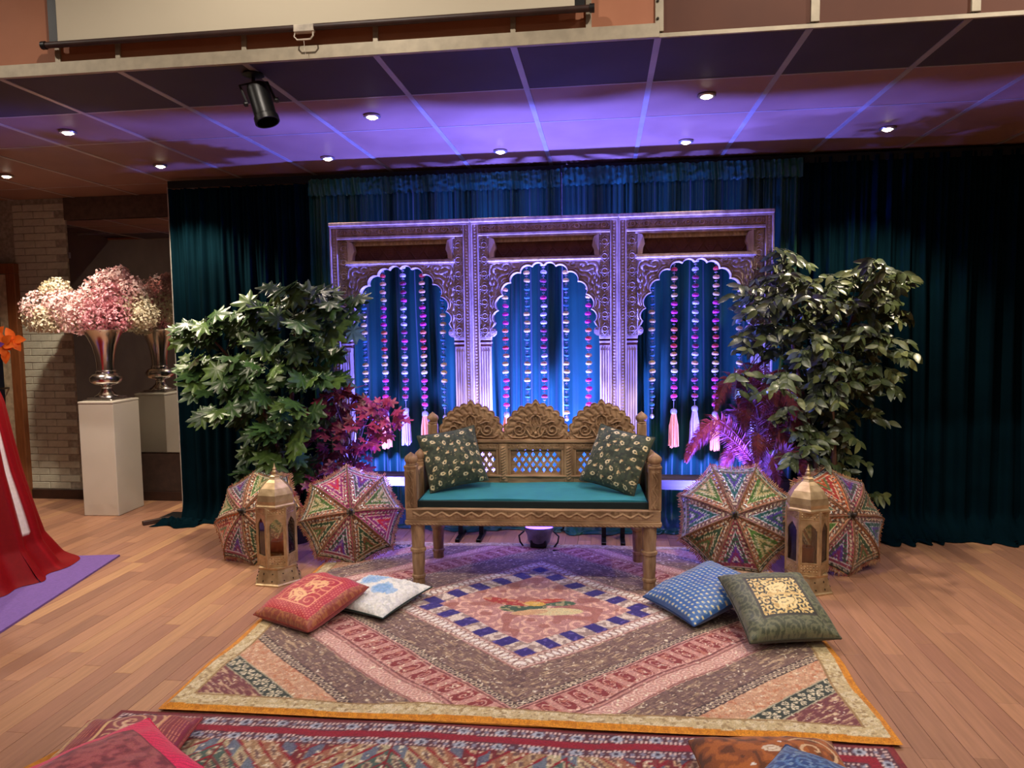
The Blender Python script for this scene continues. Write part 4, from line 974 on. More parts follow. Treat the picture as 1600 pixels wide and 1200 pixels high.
    m = d >= 1.95; put(im, m, (112, 60, 64)); put(im, m & (n3 > .60), (150, 104, 92)); put(im, m & (n3 > .76), (192, 160, 130)); ids = np.where(m, 90 + q, ids)
    sequins(im, x, y, (d > .6) & (bx > .12), (236, 226, 200), 100, .885)
    side = np.where(hw - ax_ < hh - ay, np.where(x > 0, 0, 1), np.where(y > 0, 2, 3))
    m = bx < .105; put(im, m, (188, 168, 126)); put(im, m & (n1 > .55), (206, 190, 154)); put(im, m & (vnoise(x * 80, y * 80, 5) > .74), (156, 132, 94)); put(im, m & (np.abs(bx - .099) < .005), (150, 120, 80)); ids = np.where(m, 2000 + side, ids)
    m = bx < .030; put(im, m, (206, 134, 36)); put(im, m & (n1 > .6), (190, 118, 28)); ids = np.where(m, 2010 + side, ids)
    return ids, im
build_rug('patchwork_rug', 'large diamond-patterned pink and brown patchwork rug with gold border under the bench', 1.40, 1.14, .0052, rug1_fn, (-.375, 3.72, .009), .016, .014, (190, 120, 34))
def rug2_fn(x, y):
    hw, hh = 1.46, .90
    n1 = vnoise(x * 60, y * 60, 3); t_ = hh - y; ax_ = np.abs(x); bx = np.minimum(np.minimum(hw - ax_, hh - y), hh + y)
    im = P3(x, (110, 34, 42)); ids = np.zeros(x.shape, int)
    al = np.where(hw - ax_ < np.minimum(hh - y, hh + y), y, x)
    side = np.where(hw - ax_ < np.minimum(hh - y, hh + y), np.where(x > 0, 0, 1), np.where(y > 0, 2, 3))
    put(im, vnoise(x * 5, y * 40, 1) > .6, (126, 40, 46))
    for i, (a, b) in enumerate(((.03, .085), (.125, .175))):
        m = (bx > a) & (bx < b); put(im, m, (86, 50, 62)); vv = (bx - (a + b) / 2) / ((b - a) / 2); uu = np.mod(al / .035, 1) - .5; u2 = np.mod(al / .0175 + .5 * (vv > 0), 1) - .5; u3 = np.mod(al / .14, 1) - .5
        put(im, m & (u2 ** 2 + (np.abs(vv) - .62) ** 2 * .6 < .06), (214, 186, 180)); put(im, m & (uu ** 2 * 2 + vv ** 2 < .14), (126, 120, 140)); put(im, m & (u3 ** 2 * 20 + vv ** 2 < .45), (160, 164, 180)); put(im, m & (u3 ** 2 * 30 + vv ** 2 < .12), (60, 50, 70))
        ids = np.where(m, 10 + i * 4 + side, ids)
    m = (bx > .085) & (bx < .125); put(im, m, (138, 26, 44)); ids = np.where(m, 30 + side, ids)
    ids = np.where((bx <= .03), 40 + side, ids)
    inn = bx >= .175
    zz = np.abs(np.mod(x / .62, 1) * 2 - 1) * .31; dd = y + zz * 1.1; k = np.floor(dd / .078).astype(int); w = np.mod(dd / .078, 1); kx = np.floor(x / .31).astype(int)
    pal = np.array([(74, 94, 86), (150, 96, 74), (84, 96, 120), (168, 158, 126), (110, 40, 44), (58, 76, 66), (156, 122, 90), (126, 54, 58)], float)
    pc = pal[(k * 3 + kx * 0) % 8]; im = np.where(inn[..., None], pc, im)
    ee = np.mod((x * 1.0 + y * .3) / .055, 1) - .5; put(im, inn & (ee ** 2 * 5 + (w - .5) ** 2 * 5 < .55), (198, 170, 136), .8); put(im, inn & (ee ** 2 * 5 + (w - .5) ** 2 * 5 < .2), (90, 60, 60), .8)
    chk = (np.floor(x / .05).astype(int) % 2 == 0) & (k % 3 == 0); put(im, inn & chk, (86, 100, 126), .8)
    put(im, inn & ((w < .10) | (w > .94)), (140, 26, 40)); sequins(im, x, y, inn, (226, 214, 190), 90, .84, 5)
    put(im, inn & (np.abs(np.mod(x / .31, 1) - .0) * .31 < .007), (120, 26, 36))
    ids = np.where(inn, 1000 + (k + 40) * 32 + (kx + 16), ids)
    return ids, im
build_rug('patchwork_rug', 'dark red beaded patchwork rug with zigzag strips in the foreground', 1.46, .90, .008, rug2_fn, (-.43, 1.685, .001), .022, .004, (190, 120, 34))
# orange under-cloth peeking out on the left of the front rug
ob = MB(); ob.prism([(-2.08, .70), (-1.78, .70), (-1.80, 2.35), (-1.93, 2.34), (-2.02, 2.1)], .0005, .004, 'z'); o_ = ob.obj('under_cloth', mat('rug_backing', (0, 0, 0)))
tag(o_, 'strip of orange-yellow cloth sticking out left of the front rug', 'cloth')
# purple carpet with red drape on the left
pc_ = MB(); pc_.prism([(-3.235, 4.40), (-2.90, 2.55), (-5.2, 2.2), (-5.5, 4.02)], 0.0005, .012, 'z'); po_ = pc_.obj('purple_carpet', mat('purple_felt', (122, 88, 168), (112, 80, 156), rough=.9, scale=60, sheen=.2, bump=.2))
tag(po_, 'flat purple carpet runner under the red drape at the left edge', 'carpet')

# cluster centres of the plants (world metres)
T1= [(-2.791, 4.819, 1.583, 6), (-2.915, 4.857, 1.494, 5), (-2.702, 4.874, 1.582, 6), (-2.963, 4.922, 1.309, 6), (-2.787, 4.857, 1.127, 6), (-2.874, 4.915, 1.239, 5), (-2.595, 4.629, 0.968, 5), (-2.585, 4.769, 1.312, 6), (-2.465, 4.922, 1.488, 7), (-2.483, 4.828, 1.624, 5), (-2.354, 4.908, 1.691, 6), (-2.094, 4.656, 1.764, 7), (-1.984, 4.77, 1.789, 7), (-1.822, 4.699, 1.718, 7), (-1.746, 4.794, 1.698, 7), (-1.776, 4.804, 1.568, 5), (-2.041, 4.624, 1.592, 7), (-1.891, 4.689, 1.569, 6), (-2.178, 4.709, 1.399, 7), (-2.082, 4.913, 1.393, 7), (-1.922, 4.865, 1.37, 6), (-2.303, 4.671, 1.271, 6), (-2.215, 4.875, 1.191, 6), (-1.939, 4.664, 1.182, 6), (-1.863, 4.818, 1.193, 5), (-2.238, 4.661, 1.053, 6), (-2.04, 4.621, 1.013, 6), (-2.502, 4.899, 0.938, 5), (-2.281, 4.687, 0.874, 6), (-2.145, 4.689, 0.829, 6), (-2.109, 4.934, 0.888, 5), (-2.463, 4.899, 0.705, 5), (-2.209, 4.713, 0.67, 6), (-2.189, 4.928, 0.609, 5), (-2.442, 4.793, 0.517, 4), (-2.249, 4.837, 0.51, 5), (-2.478, 4.686, 1.139, 4), (-2.168, 4.921, 0.471, 4)]
T2= [(1.126, 4.926, 1.961, 1), (1.193, 5.037, 1.908, 1.3), (1.086, 5.007, 1.824, 1.6), (1.171, 4.77, 1.765, 1.6), (0.982, 4.794, 1.69, 1.4), (0.889, 4.716, 1.629, 0.9), (1.081, 4.708, 1.645, 1.6), (1.243, 4.676, 1.719, 1.6), (1.421, 4.771, 1.76, 1.5), (1.612, 4.891, 1.804, 1.6), (1.661, 4.651, 1.825, 1.8), (1.837, 4.921, 1.761, 1.6), (1.694, 4.785, 1.676, 1.7), (1.539, 4.774, 1.639, 1.7), (1.446, 4.977, 1.606, 1.7), (1.231, 4.842, 1.565, 1.7), (1.04, 4.776, 1.486, 1.5), (0.955, 4.842, 1.446, 1.1), (1.826, 4.932, 1.557, 1.4), (1.584, 4.673, 1.479, 1.6), (1.549, 5.04, 1.437, 1.6), (1.282, 4.659, 1.404, 1.6), (1.201, 4.95, 1.358, 1.5), (1.047, 4.988, 1.316, 1.2), (1.71, 4.657, 1.399, 1.2), (1.668, 4.965, 1.29, 1.5), (1.439, 4.796, 1.258, 1.6), (1.287, 4.881, 1.214, 1.6), (1.075, 4.654, 1.188, 1.4), (0.866, 4.669, 1.168, 0.6), (1.683, 4.722, 1.201, 1.0), (1.654, 5.032, 1.097, 1.3), (1.384, 4.729, 1.081, 1.5), (1.288, 4.952, 1.019, 1.5), (1.675, 5.022, 0.927, 1.0), (1.515, 5.027, 0.883, 1.3), (1.288, 4.788, 0.871, 1.3), (1.169, 4.792, 0.953, 1.2), (1.585, 4.86, 0.779, 0.9), (1.458, 4.96, 0.721, 1.2), (1.226, 4.693, 0.721, 1.1), (1.191, 4.949, 0.721, 0.7), (1.382, 4.969, 0.59, 0.9), (1.551, 4.994, 0.609, 0.8), (1.399, 4.665, 1.285, 1.6), (1.709, 5.028, 0.409, 0.25)]
B1= [(-1.823, 4.702, 1.048), (-1.731, 4.762, 1.086), (-1.968, 4.827, 0.946), (-2.095, 4.9, 0.892), (-1.804, 4.762, 0.954), (-1.716, 4.902, 0.938), (-1.545, 4.811, 0.993), (-1.462, 4.755, 0.911), (-1.898, 4.756, 0.821), (-1.748, 4.723, 0.826), (-1.603, 4.699, 0.852), (-1.498, 4.716, 0.807), (-2.031, 4.845, 0.717), (-1.92, 4.919, 0.66), (-1.705, 4.719, 0.717), (-1.582, 4.692, 0.744), (-2.018, 4.917, 0.566), (-1.834, 4.808, 0.566), (-1.706, 4.777, 0.595), (-1.971, 4.737, 0.488), (-1.891, 4.823, 0.426), (-2.104, 4.878, 0.387), (-1.452, 4.789, 0.863), (-1.583, 4.781, 0.952)]
# ================================================================== EMBROIDERED PARASOLS
umb_m = colmat('embroidered_cloth', .7, .25, 260, sheen=.2, bump=.5)
PALS = {
 'purple': ((176, 84, 96), (52, 88, 70), (96, 52, 150), (130, 44, 100), (214, 206, 220)),
 'pink':   ((190, 60, 116), (150, 34, 120), (206, 44, 60), (180, 60, 120), (240, 210, 190)),
 'green':  ((188, 116, 84), (84, 126, 52), (196, 178, 124), (92, 110, 60), (226, 214, 176)),
 'brown':  ((158, 92, 58), (44, 72, 54), (128, 80, 50), (80, 104, 54), (220, 200, 160)),
 'blue':   ((156, 108, 110), (40, 98, 106), (84, 60, 160), (50, 92, 80), (206, 206, 226)),
 'red':    ((216, 110, 60), (170, 34, 44), (90, 108, 60), (200, 90, 50), (230, 206, 170))}
def gore_cols(s, t, R, pal, seed):
    c1, c2, c3, c4, c5 = [np.array(c, float) for c in PALS[pal]]
    hwid = s * R * math.sin(PI / 8); x = t * hwid; e = hwid - np.abs(x); b = (1 - s) * R; r = s * R
    im = P3(s, c3); inner = (e > .056) & (b > .085)
    n = vnoise(x * 90, r * 90, seed)
    wv = .0035 * np.sin(r * 2 * PI / .018)
    put(im, inner & (np.sin(2 * PI * (e + wv) / .034) > .2), c4); put(im, inner & (np.abs(np.mod((e + wv) / .034, 1) - .5) < .05), c5)
    ctr = (e > .085) & (b > .1); put(im, ctr & (spirals(x, r, [(0, R * .55, 1), (0, R * .70, -1), (.03, R * .64, 1), (-.03, R * .64, -1)], 2 * PI / .02) > .62), c5)
    put(im, e <= .056, c2); put(im, (e <= .056) & (np.abs(e - .052 + wv) < .0025), c5); put(im, (e <= .05) & (e > .036) & (np.sin(r * 2 * PI / .012) > .2), c4 * .8)
    m = e <= .032; put(im, m, c1); u1 = np.mod(r / .022, 1) - .5; v1 = (e - .017) / .013
    put(im, m & (u1 ** 2 * 4 + v1 ** 2 < .9), c1 * .62); put(im, m & (u1 ** 2 * 4 + v1 ** 2 < .22), (216, 196, 170)); put(im, (e < .0335) & (e > .030), c5); put(im, e < .0035, (214, 176, 120))
    # rim border
    m = b < .085; put(im, m, c1 * .85); put(im, m & (np.mod(x / .018, 1) < .5) & (b > .06), c4); put(im, m & (np.abs(b - .081) < .003), c5)
    m = b < .055; put(im, m, (44, 56, 50)); u1 = np.mod(x / .024, 1) - .5; v1 = (b - .034) / .014
    put(im, m & (u1 ** 2 * 4 + v1 ** 2 < .7), (206, 204, 190)); put(im, m & (u1 ** 2 * 4 + v1 ** 2 < .15), (90, 96, 90)); put(im, m & (np.abs(b - .053) < .003), c5)
    put(im, b < .014, c1); put(im, (b < .014) & (np.mod(x / .012, 1) < .5), (222, 190, 130))
    put(im, n > .84, (232, 222, 206), .35); put(im, n < .16, c2 * .5, .5)
    return im
def umbrella(label, tip, axis, R, D, pals, spin, seed):
    axis = Vector(axis).normalized(); M = rot_to(axis, (1, 0, 0)).to_4x4() @ Matrix.Rotation(spin, 4, 'Z'); M.translation = Vector(tip) - axis * D
    t = thing('embroidered_parasol', label, 'parasol', group='embroidered mirror-work parasols'); t.matrix_world = M
    ns, ntt = 46, 27; s = np.linspace(.03, 1, ns)[:, None] + np.zeros((1, ntt)); tt = np.linspace(-1, 1, ntt)[None, :] + np.zeros((ns, 1))
    a = 1.2; rad = R * np.sin(s * a) / math.sin(a); zz = D * (np.cos(s * a) - math.cos(a)) / (1 - math.cos(a))
    mir, fr = MB(), MB()
    rg = random.Random(seed)
    for k in range(8):
        A, B_ = k * PI / 4, (k + 1) * PI / 4; w = (tt + 1) / 2
        sag = 1 - .055 * (1 - tt ** 2) * s ** 3
        x = rad * (math.cos(A) * (1 - w) + math.cos(B_) * w) * sag; y = rad * (math.sin(A) * (1 - w) + math.sin(B_) * w) * sag
        z = zz - .016 * (1 - tt ** 2) * np.sin(s * PI) + .0025 * (vnoise(x * 60, y * 60, seed) - .5)
        link('gore', np_mesh('gore', np.stack([x, y, z], -1).reshape(-1, 3), grid_quads(ns, ntt), umb_m, gore_cols(s, tt, R, pals[k % len(pals)], seed + k).reshape(-1, 3)), t)
        rb = MB(); rb.tube([(rad[i, 0] * math.cos(A), rad[i, 0] * math.sin(A), zz[i, 0] + .001) for i in range(0, ns, 3)], .0045, 6); rb.obj('rib_braid', mat('braid_orange', (150, 112, 80), (96, 66, 56), rough=.7, scale=150), t, True)
        for i in range(8, ns - 4, 4):
            for q in (-1, 1):
                j = int((ntt - 1) / 2 * (1 + q * (1 - min(.9, .9 * 8 / (i + 1))))); p = Vector((x[i, j], y[i, j], z[i, j])); nn = Vector((p.x / R * .7, p.y / R * .7, 1)).normalized()
                mir.lathe([(.0055, .001), (.0055, .0028), (.003, .0032)], 6, p, rot_to(nn))
        for j in range(3, ntt - 1, 4):
            p = Vector((x[-6, j], y[-6, j], z[-6, j])); nn = Vector((p.x / R, p.y / R, .8)).normalized(); mir.lathe([(.005, .001), (.005, .0028), (.003, .0032)], 6, p, rot_to(nn))
        for j in range(0, ntt - 1, 1):
            p = Vector((x[-1, j], y[-1, j], z[-1, j])); o = Vector((p.x, p.y, 0)).normalized()
            fr.tube([p, p + o * .012 + Vector((0, 0, -.004)), p + o * (.022 + rg.uniform(-.004, .008)) + Vector((rg.uniform(-.006, .006), rg.uniform(-.006, .006), -.012))], [.003, .0038, .0018], 4)
    stuff(mir.obj('mirror_discs', mat('mirror_disc', (225, 225, 230), metal=.9, rough=.15), t, True))
    stuff(fr.obj('fringe', mat('fringe_gold', (196, 160, 110), (150, 66, 60), rough=.7, scale=25), t, True))
    MB().lathe([(.03, D - .012), (.028, D + .002), (.012, D + .006), (.010, D + .03), (.013, D + .036), (.006, D + .046), (.0001, D + .05)], 12).obj('finial', mat('finial_dark', (70, 62, 54), rough=.4, metal=.3), t, True)
    MB().tube([(0, 0, D), (0, 0, -.30)], .008, 8).obj('shaft', mat('shaft_wood', (120, 80, 50), rough=.5), t, True)
    for k in range(8):
        A = k * PI / 4; MB().tube([(0, 0, D - .09), (.8 * R * math.cos(A) * .9, .8 * R * math.sin(A) * .9, zz[int(ns * .7), 0] - .012)], .003, 5).obj('stretcher', mat('finial_dark', (0, 0, 0)), t)
    return t
umbrella('mirror-work parasol with pink and purple panels beside the bench on the left', (-1.597, 4.36, .345), (.30, -.86, .40), .332, .14, ['green', 'purple', 'pink', 'green', 'brown', 'purple', 'brown', 'pink'], .20, 3)
umbrella('orange and green parasol behind the left brass lantern', (-2.305, 4.32, .345), (-.20, -.88, .42), .33, .15, ['brown', 'green', 'purple', 'green', 'red', 'purple', 'brown', 'green'], .15, 23)
umbrella('large parasol with violet and cream panels beside the bench on the right', (.782, 4.40, .362), (-.16, -.90, .40), .358, .15, ['green', 'blue', 'green', 'blue', 'brown', 'purple', 'green', 'blue'], .35, 43)
umbrella('dark orange and green parasol behind the right brass lantern', (1.455, 4.42, .365), (.33, -.85, .42), .335, .15, ['brown', 'purple', 'red', 'brown', 'green', 'purple', 'brown', 'blue'], .1, 63)

# ================================================================== BRASS LANTERNS
brass = mat('antique_brass', (212, 186, 146), (176, 150, 112), rough=.45, metal=.7, scale=18, bump=.12)
hole_m = mat('pierced_dark', (36, 24, 16), rough=.9)
glass_l = glassmat('lantern_glass', (240, 236, 225), .04, .90)
def star(mb, c, M, r, th=.0012):
    pts = []
    for k in range(16):
        q = r if k % 2 == 0 else r * .35; pts.append((q * math.cos(k * PI / 8), q * math.sin(k * PI / 8)))
    vs = [Vector(c) + M @ Vector((p[0], p[1], th)) for p in pts] + [Vector(c) + M @ Vector((p[0], p[1], -th)) for p in pts]
    n = 16; mb.add(vs + [Vector(c) + M @ Vector((0, 0, th))], [(i, (i + 1) % n, 2 * n) for i in range(n)] + [(i, i + n, (i + 1) % n + n, (i + 1) % n) for i in range(n)])
def make_lantern(label):
    t = thing('brass_lantern', label, 'lantern', group='hexagonal brass lanterns')
    ph = PI / 6; r = .112
    base = MB().lathe([(.150, 0), (.150, .008), (.140, .014), (.118, .092), (.122, .098), (.122, .106), (.112, .108)], 6, phase=ph).obj('base', brass, t)
    MB().lathe([(.110, .46), (.124, .462), (.124, .472), (.116, .48)], 6, phase=ph).obj('upper_collar', brass, t)
    dome = MB().lathe([(.116, .478), (.119, .50), (.113, .535), (.090, .572), (.058, .603), (.036, .618), (.030, .63), (.033, .636), (.020, .642)], 6, phase=ph).obj('dome', brass, t)
    MB().lathe([(.018, .638), (.012, .646), (.017, .655), (.016, .664), (.009, .672), (.012, .680), (.006, .690), (.003, .705), (.0001, .715)], 14).obj('finial', brass, t, True)
    # pierced side frames with ogee window
    nx, nz = 19, 62; cx_ = r / nx; cz = .356 / nz; m = np.ones((nx, nz), bool)
    for i in range(nx):
        for k in range(nz):
            u = abs(i + .5 - nx / 2) / (nx / 2); z = (k + .5) / nz
            if .20 < z < .82 and u < .70: m[i, k] = z > (.76 + .06 * (1 - u / .7) ** .5 - .10 * u) if z > .6 else False
            elif (i + k) % 4 == 0 and (i - k) % 3 == 0 and u < .75 and (.05 < z < .16 or .88 < z < .96): m[i, k] = False
    plate = MB(); voxel_plate(plate, m, -r / 2, .106, cx_, cz, -.0015, .0015); pm = plate.mesh('side_frame', brass)
    gm = MB().bb((-r * .36, .003, .175), (r * .36, .005, .40)).mesh('pane', glass_l)
    emb = MB()
    for z0, z1 in ((.118, .165), (.425, .455)):
        for i in range(6):
            for j in range(2 if z0 > .3 else 3): emb.ball((-r * .36 + i * r * .144, -.001, z0 + (j + .5) * (z1 - z0) / (2 if z0 > .3 else 3)), .0052, 6, 4, (1, .5, 1))
    emb.box((0, -.002, .172), (r * .84, .004, .005)).box((0, -.002, .112), (r * .9, .004, .004)).box((0, -.002, .42), (r * .84, .004, .004))
    em = emb.mesh('embossing', brass, True)
    for k in range(6):
        q = k * PI / 3; ap_ = r * math.cos(PI / 6)
        f = link('side_frame', pm, t, (ap_ * math.sin(q), -ap_ * math.cos(q), 0), (0, 0, q)); link('pane', gm, f); stuff(link('embossing', em, f))
        c = q + PI / 6; MB().tube([(r * math.sin(c), -r * math.cos(c), .104), (r * math.sin(c), -r * math.cos(c), .464)], .0055, 6).obj('corner_post', brass, t, True)
        st_ = MB(); 
        for (rad, z, tilt, sr) in ((.1125, .05, .28, .015), (.1025, .515, .10, .018), (.070, .578, .80, .012)):
            nn = Vector((math.sin(q) * math.cos(tilt), -math.cos(q) * math.cos(tilt), math.sin(tilt))); star(st_, Vector((rad * math.sin(q), -rad * math.cos(q), z)) + nn * .001, rot_to(nn, (math.cos(q), math.sin(q), 0)), sr)
        for (dx, z) in ((-.035, .03), (.035, .03), (-.03, .07), (.03, .07)):
            nn = Vector((math.sin(q) * .96, -math.cos(q) * .96, .28)); b_ = Vector((math.sin(q), -math.cos(q), 0)) * (.1215 - (z - .014) * .235 + .0016) + Vector((math.cos(q), math.sin(q), 0)) * dx + Vector((0, 0, z)); star(st_, b_, rot_to(nn, (math.cos(q), math.sin(q), 0)), .006)
        st_.obj('pierced_star', hole_m, t)
    cd_ = MB().lathe([(.001, .108), (.036, .108), (.038, .115), (.038, .235), (.034, .242), (.010, .238), (.0001, .236)], 20).obj('candle', mat('candle_wax', (206, 116, 60), (190, 100, 50), rough=.5, scale=20), t, True)
    MB().tube([(0, 0, .236), (.002, .001, .252)], .0016, 5).obj('wick', hole_m, cd_)
    return t
l1 = make_lantern('tall hexagonal brass lantern with candle at the left of the rug, by the red cushion'); l1.location = (-1.953, 4.06, 0); l1.rotation_euler = (0, 0, .42)
l2 = copytree(l1); l2.location = (1.141, 4.19, 0); l2.rotation_euler = (0, 0, -.12); l2['label'] = 'tall hexagonal brass lantern with candle at the right of the rug, by the olive cushion'

# ================================================================== PLANTS
def leaf_mesh(name, ln, wd, mt, fold=.25, droop=.18, n=6):
    vs = []; fs = []
    for i in range(n + 1):
        s = i / n; w_ = wd / 2 * math.sin(PI * min(1, s ** .8)) ** .8 if 0 < i < n else .001
        z = -droop * ln * s * s; vs += [(s * ln, -w_, z + w_ * fold), (s * ln, 0, z), (s * ln, w_, z + w_ * fold)]
    for i in range(n): b = i * 3; fs += [(b, b + 3, b + 4, b + 1), (b + 1, b + 4, b + 5, b + 2)]
    mb = MB(); mb.add(vs, fs); me = bpy.data.meshes.new(name); me.from_pydata(mb.v, [], mb.f); me.materials.append(mt); me.polygons.foreach_set('use_smooth', [True] * len(me.polygons)); return me
def lobed_mesh(name, size, mt, lobes=7, depth=.45, spread=2.3, droop=.2):
    """hand-shaped leaf: base at the origin, pointing along +x"""
    out = []; ctr = (.42 * size, 0)
    for k in range(lobes):
        a = (k / (lobes - 1) - .5) * 2 * spread / 1.0; r = size * (.62 - .22 * abs(k / (lobes - 1) - .5) * 2 + .05 * (k % 2))
        da = spread / (lobes - 1) * .8
        out += [(ctr[0] + r * (1 - depth) * math.cos(a - da), ctr[1] + r * (1 - depth) * math.sin(a - da)), (ctr[0] + r * .86 * math.cos(a - da * .42), ctr[1] + r * .86 * math.sin(a - da * .42)), (ctr[0] + r * math.cos(a), ctr[1] + r * math.sin(a)), (ctr[0] + r * .86 * math.cos(a + da * .42), ctr[1] + r * .86 * math.sin(a + da * .42))]
    out = [(0, 0)] + out
    vs = [(ctr[0], 0, .03 * size)] + [(x, y, -droop * ((x - ctr[0]) ** 2 + y * y) / size + (.02 * size if i % 4 == 3 else -.02 * size)) for i, (x, y) in enumerate(out)]
    n = len(out); fs = [(0, 1 + i, 1 + (i + 1) % n) for i in range(n)]
    me = bpy.data.meshes.new(name); me.from_pydata(vs, [], fs); me.materials.append(mt); me.polygons.foreach_set('use_smooth', [True] * n); return me
def leaf_matrix(p, d, n):
    d = Vector(d).normalized(); n = Vector(n); n = (n - d * n.dot(d))
    if n.length < 1e-4: n = Vector((0, 0, 1)).cross(d)
    n.normalize(); y = n.cross(d); M = Matrix((d, y, n)).transposed().to_4x4(); M.translation = p; return M
def pot(t, r, h, mt, soil=True):
    MB().lathe([(r * .72, 0), (r * .78, .01), (r, h - .02), (r * 1.05, h - .02), (r * 1.05, h), (r * .94, h), (r * .92, h - .03)], 20).obj('pot', mt, t, True)
    MB().lathe([(.0001, h - .035), (r * .93, h - .04)], 16).obj('soil', mat('soil', (50, 38, 30), rough=1), t)
def leafmat(name, c, c2, c3, rough=.38):
    m = mat(name, c, c2, rough=rough, scale=25, rand=.3, spec=.5, bump=.1); b = m.node_tree.nodes['Principled BSDF']
    return m
pot_d = mat('pot_dark', (44, 38, 36), rough=.6)
bark = mat('bark', (104, 70, 48), (76, 50, 36), rough=.85, scale=20, stretch=(3, 3, .6), bump=.4)
twig_g = mat('twig_green', (62, 74, 40), rough=.7)
# --- left: lobed-leaf tree
gm1 = leafmat('fatsia_leaf', (62, 92, 44), (48, 74, 40), None, .34); gm1b = leafmat('fatsia_leaf_light', (92, 118, 52), (74, 100, 46), None, .36)
lt = thing('lobed_leaf_tree', 'tall artificial tree with big lobed dark green leaves left of the arches', 'tree', (-2.18, 4.84, 0))
o0 = Vector((-2.18, 4.84, 0)); pot(lt, .13, .22, pot_d)
MB().tube([(0, 0, .18), (.01, .0, .5), (-.02, .02, .9), (.03, 0, 1.3), (.06, -.02, 1.65)], [.022, .02, .018, .014, .008], 8).obj('trunk', bark, lt, True)
MB().tube([(0, .03, .18), (-.10, .02, .6), (-.25, .03, 1.0), (-.48, .0, 1.35), (-.62, 0, 1.5)], [.018, .016, .013, .010, .006], 8).obj('trunk', bark, lt, True)
ms = [lobed_mesh('leaf', s, m, 7, .42, 2.2) for s in (.20, .235) for m in (gm1, gm1b, gm1)]
rg = random.Random(21); tw = MB(); axis_pts = [Vector((0, 0, .5)), Vector((-.02, .02, .9)), Vector((.03, 0, 1.3)), Vector((.05, -.02, 1.6)), Vector((-.25, .03, 1.0)), Vector((-.48, 0, 1.35)), Vector((-.6, 0, 1.48)), Vector((-.15, .02, .75))]
for (x, y, z, n) in T1:
    c = Vector((x, y, z)) - o0; near = min(axis_pts, key=lambda a: (a - c).length); mid = (c + near) / 2 + Vector((0, 0, .04))
    tw.tube([near, mid, c], [.005, .004, .003], 5)
    for k in range(n + 2):
        q = rg.random() * 2 * PI; d = Vector((math.cos(q), math.sin(q) * .8 - .25, rg.uniform(-.75, .2)))
        p = c + d.normalized() * rg.uniform(.005, .05) + Vector((rg.uniform(-.03, .03), rg.uniform(-.03, .03), rg.uniform(-.03, .03)))
        o = link('leaf', rg.choice(ms), lt); o.matrix_local = leaf_matrix(p, d, Vector((rg.uniform(-.6, .6), -.9 + rg.uniform(-.4, .4), .6)))
        s_ = rg.uniform(.62, .98); o.scale = (s_, s_, s_); tw.tube([c, p], .002, 4)
stuff(tw.obj('twigs', twig_g, lt))
# --- right: ficus
fm1 = leafmat('ficus_leaf', (84, 96, 56), (66, 78, 46), None, .34); fm2 = leafmat('ficus_leaf_light', (126, 132, 80), (104, 112, 64), None, .36)
ft = thing('ficus_tree', 'tall artificial ficus with small oval leaves right of the arches', 'tree', (1.42, 4.88, 0)); o0 = Vector((1.42, 4.88, 0)); pot(ft, .13, .22, pot_d)
MB().tube([(.08, 0, .18), (.07, .0, .6), (.05, .02, 1.0), (.12, 0, 1.4), (.22, -.02, 1.75)], [.020, .019, .016, .012, .006], 8).obj('trunk', bark, ft, True)
MB().tube([(-.02, .03, .18), (-.04, .02, .6), (-.12, .02, 1.0), (-.22, 0, 1.45), (-.27, 0, 1.85)], [.018, .016, .013, .010, .005], 8).obj('trunk', bark, ft, True)
fl_ = [leaf_mesh('leaf', l, l * .44, m, .2, dr) for (l, m, dr) in ((.085, fm1, .2), (.10, fm1, .35), (.09, fm2, .15), (.075, fm1, .1))]
rg = random.Random(33); tw = MB(); ax2 = [Vector((.07, 0, .6)), Vector((.05, .02, 1.0)), Vector((.12, 0, 1.4)), Vector((.2, -.02, 1.7)), Vector((-.12, .02, 1.0)), Vector((-.22, 0, 1.45)), Vector((-.26, 0, 1.8)), Vector((-.05, .02, .65))]
leaves = []
for (x, y, z, n) in T2:
    c0_ = Vector((x, y, z)) - o0; near = min(ax2, key=lambda a: (a - c0_).length); tw.tube([near, (near + c0_) / 2 + Vector((0, 0, .05)), c0_], [.005, .004, .0025], 5)
    for j in range(max(1, int(round(n * 6)))):
        c = c0_ + Vector((rg.uniform(-.05, .05), rg.uniform(-.05, .05), rg.uniform(-.07, .05)))
        q = rg.random() * 2 * PI; td = Vector((math.cos(q), math.sin(q) - .2, rg.uniform(-.5, .45))).normalized(); ln = rg.uniform(.08, .17); e_ = c + td * ln - Vector((0, 0, .03))
        tw.tube([c, c + td * ln * .55, e_], [.002, .0016, .001], 4)
        for k in range(8):
            s = (k + 1) / 8; p = c + (e_ - c) * s; sd = td.cross(Vector((0, 0, 1))).normalized() * (1 if k % 2 else -1)
            d = td * .6 + sd * .8 + Vector((0, 0, rg.uniform(-1.1, .1)))
            leaves.append((p, d, Vector((rg.uniform(-.6, .6), -.9 + rg.uniform(-.5, .4), .5)), rg.uniform(.7, 1.05), rg.randrange(4)))
leaves.sort(key=lambda L: L[0].y)
far = {0: MB(), 1: MB()}
for i, (p, d, n, s, k) in enumerate(leaves):
    M = leaf_matrix(p, d, n) @ Matrix.Scale(s, 4)
    if i < 300: o = link('leaf', fl_[k], ft); o.matrix_local = M
    else: far[1 if k == 2 else 0].add([M @ v.co for v in fl_[k].vertices], [list(f.vertices) for f in fl_[k].polygons])
for k, b in far.items():
    me = bpy.data.meshes.new('inner_leaves'); me.from_pydata(b.v, [], b.f); me.materials.append((fm1, fm2)[k]); me.polygons.foreach_set('use_smooth', [True] * len(me.polygons)); stuff(link('inner_leaves', me, ft))
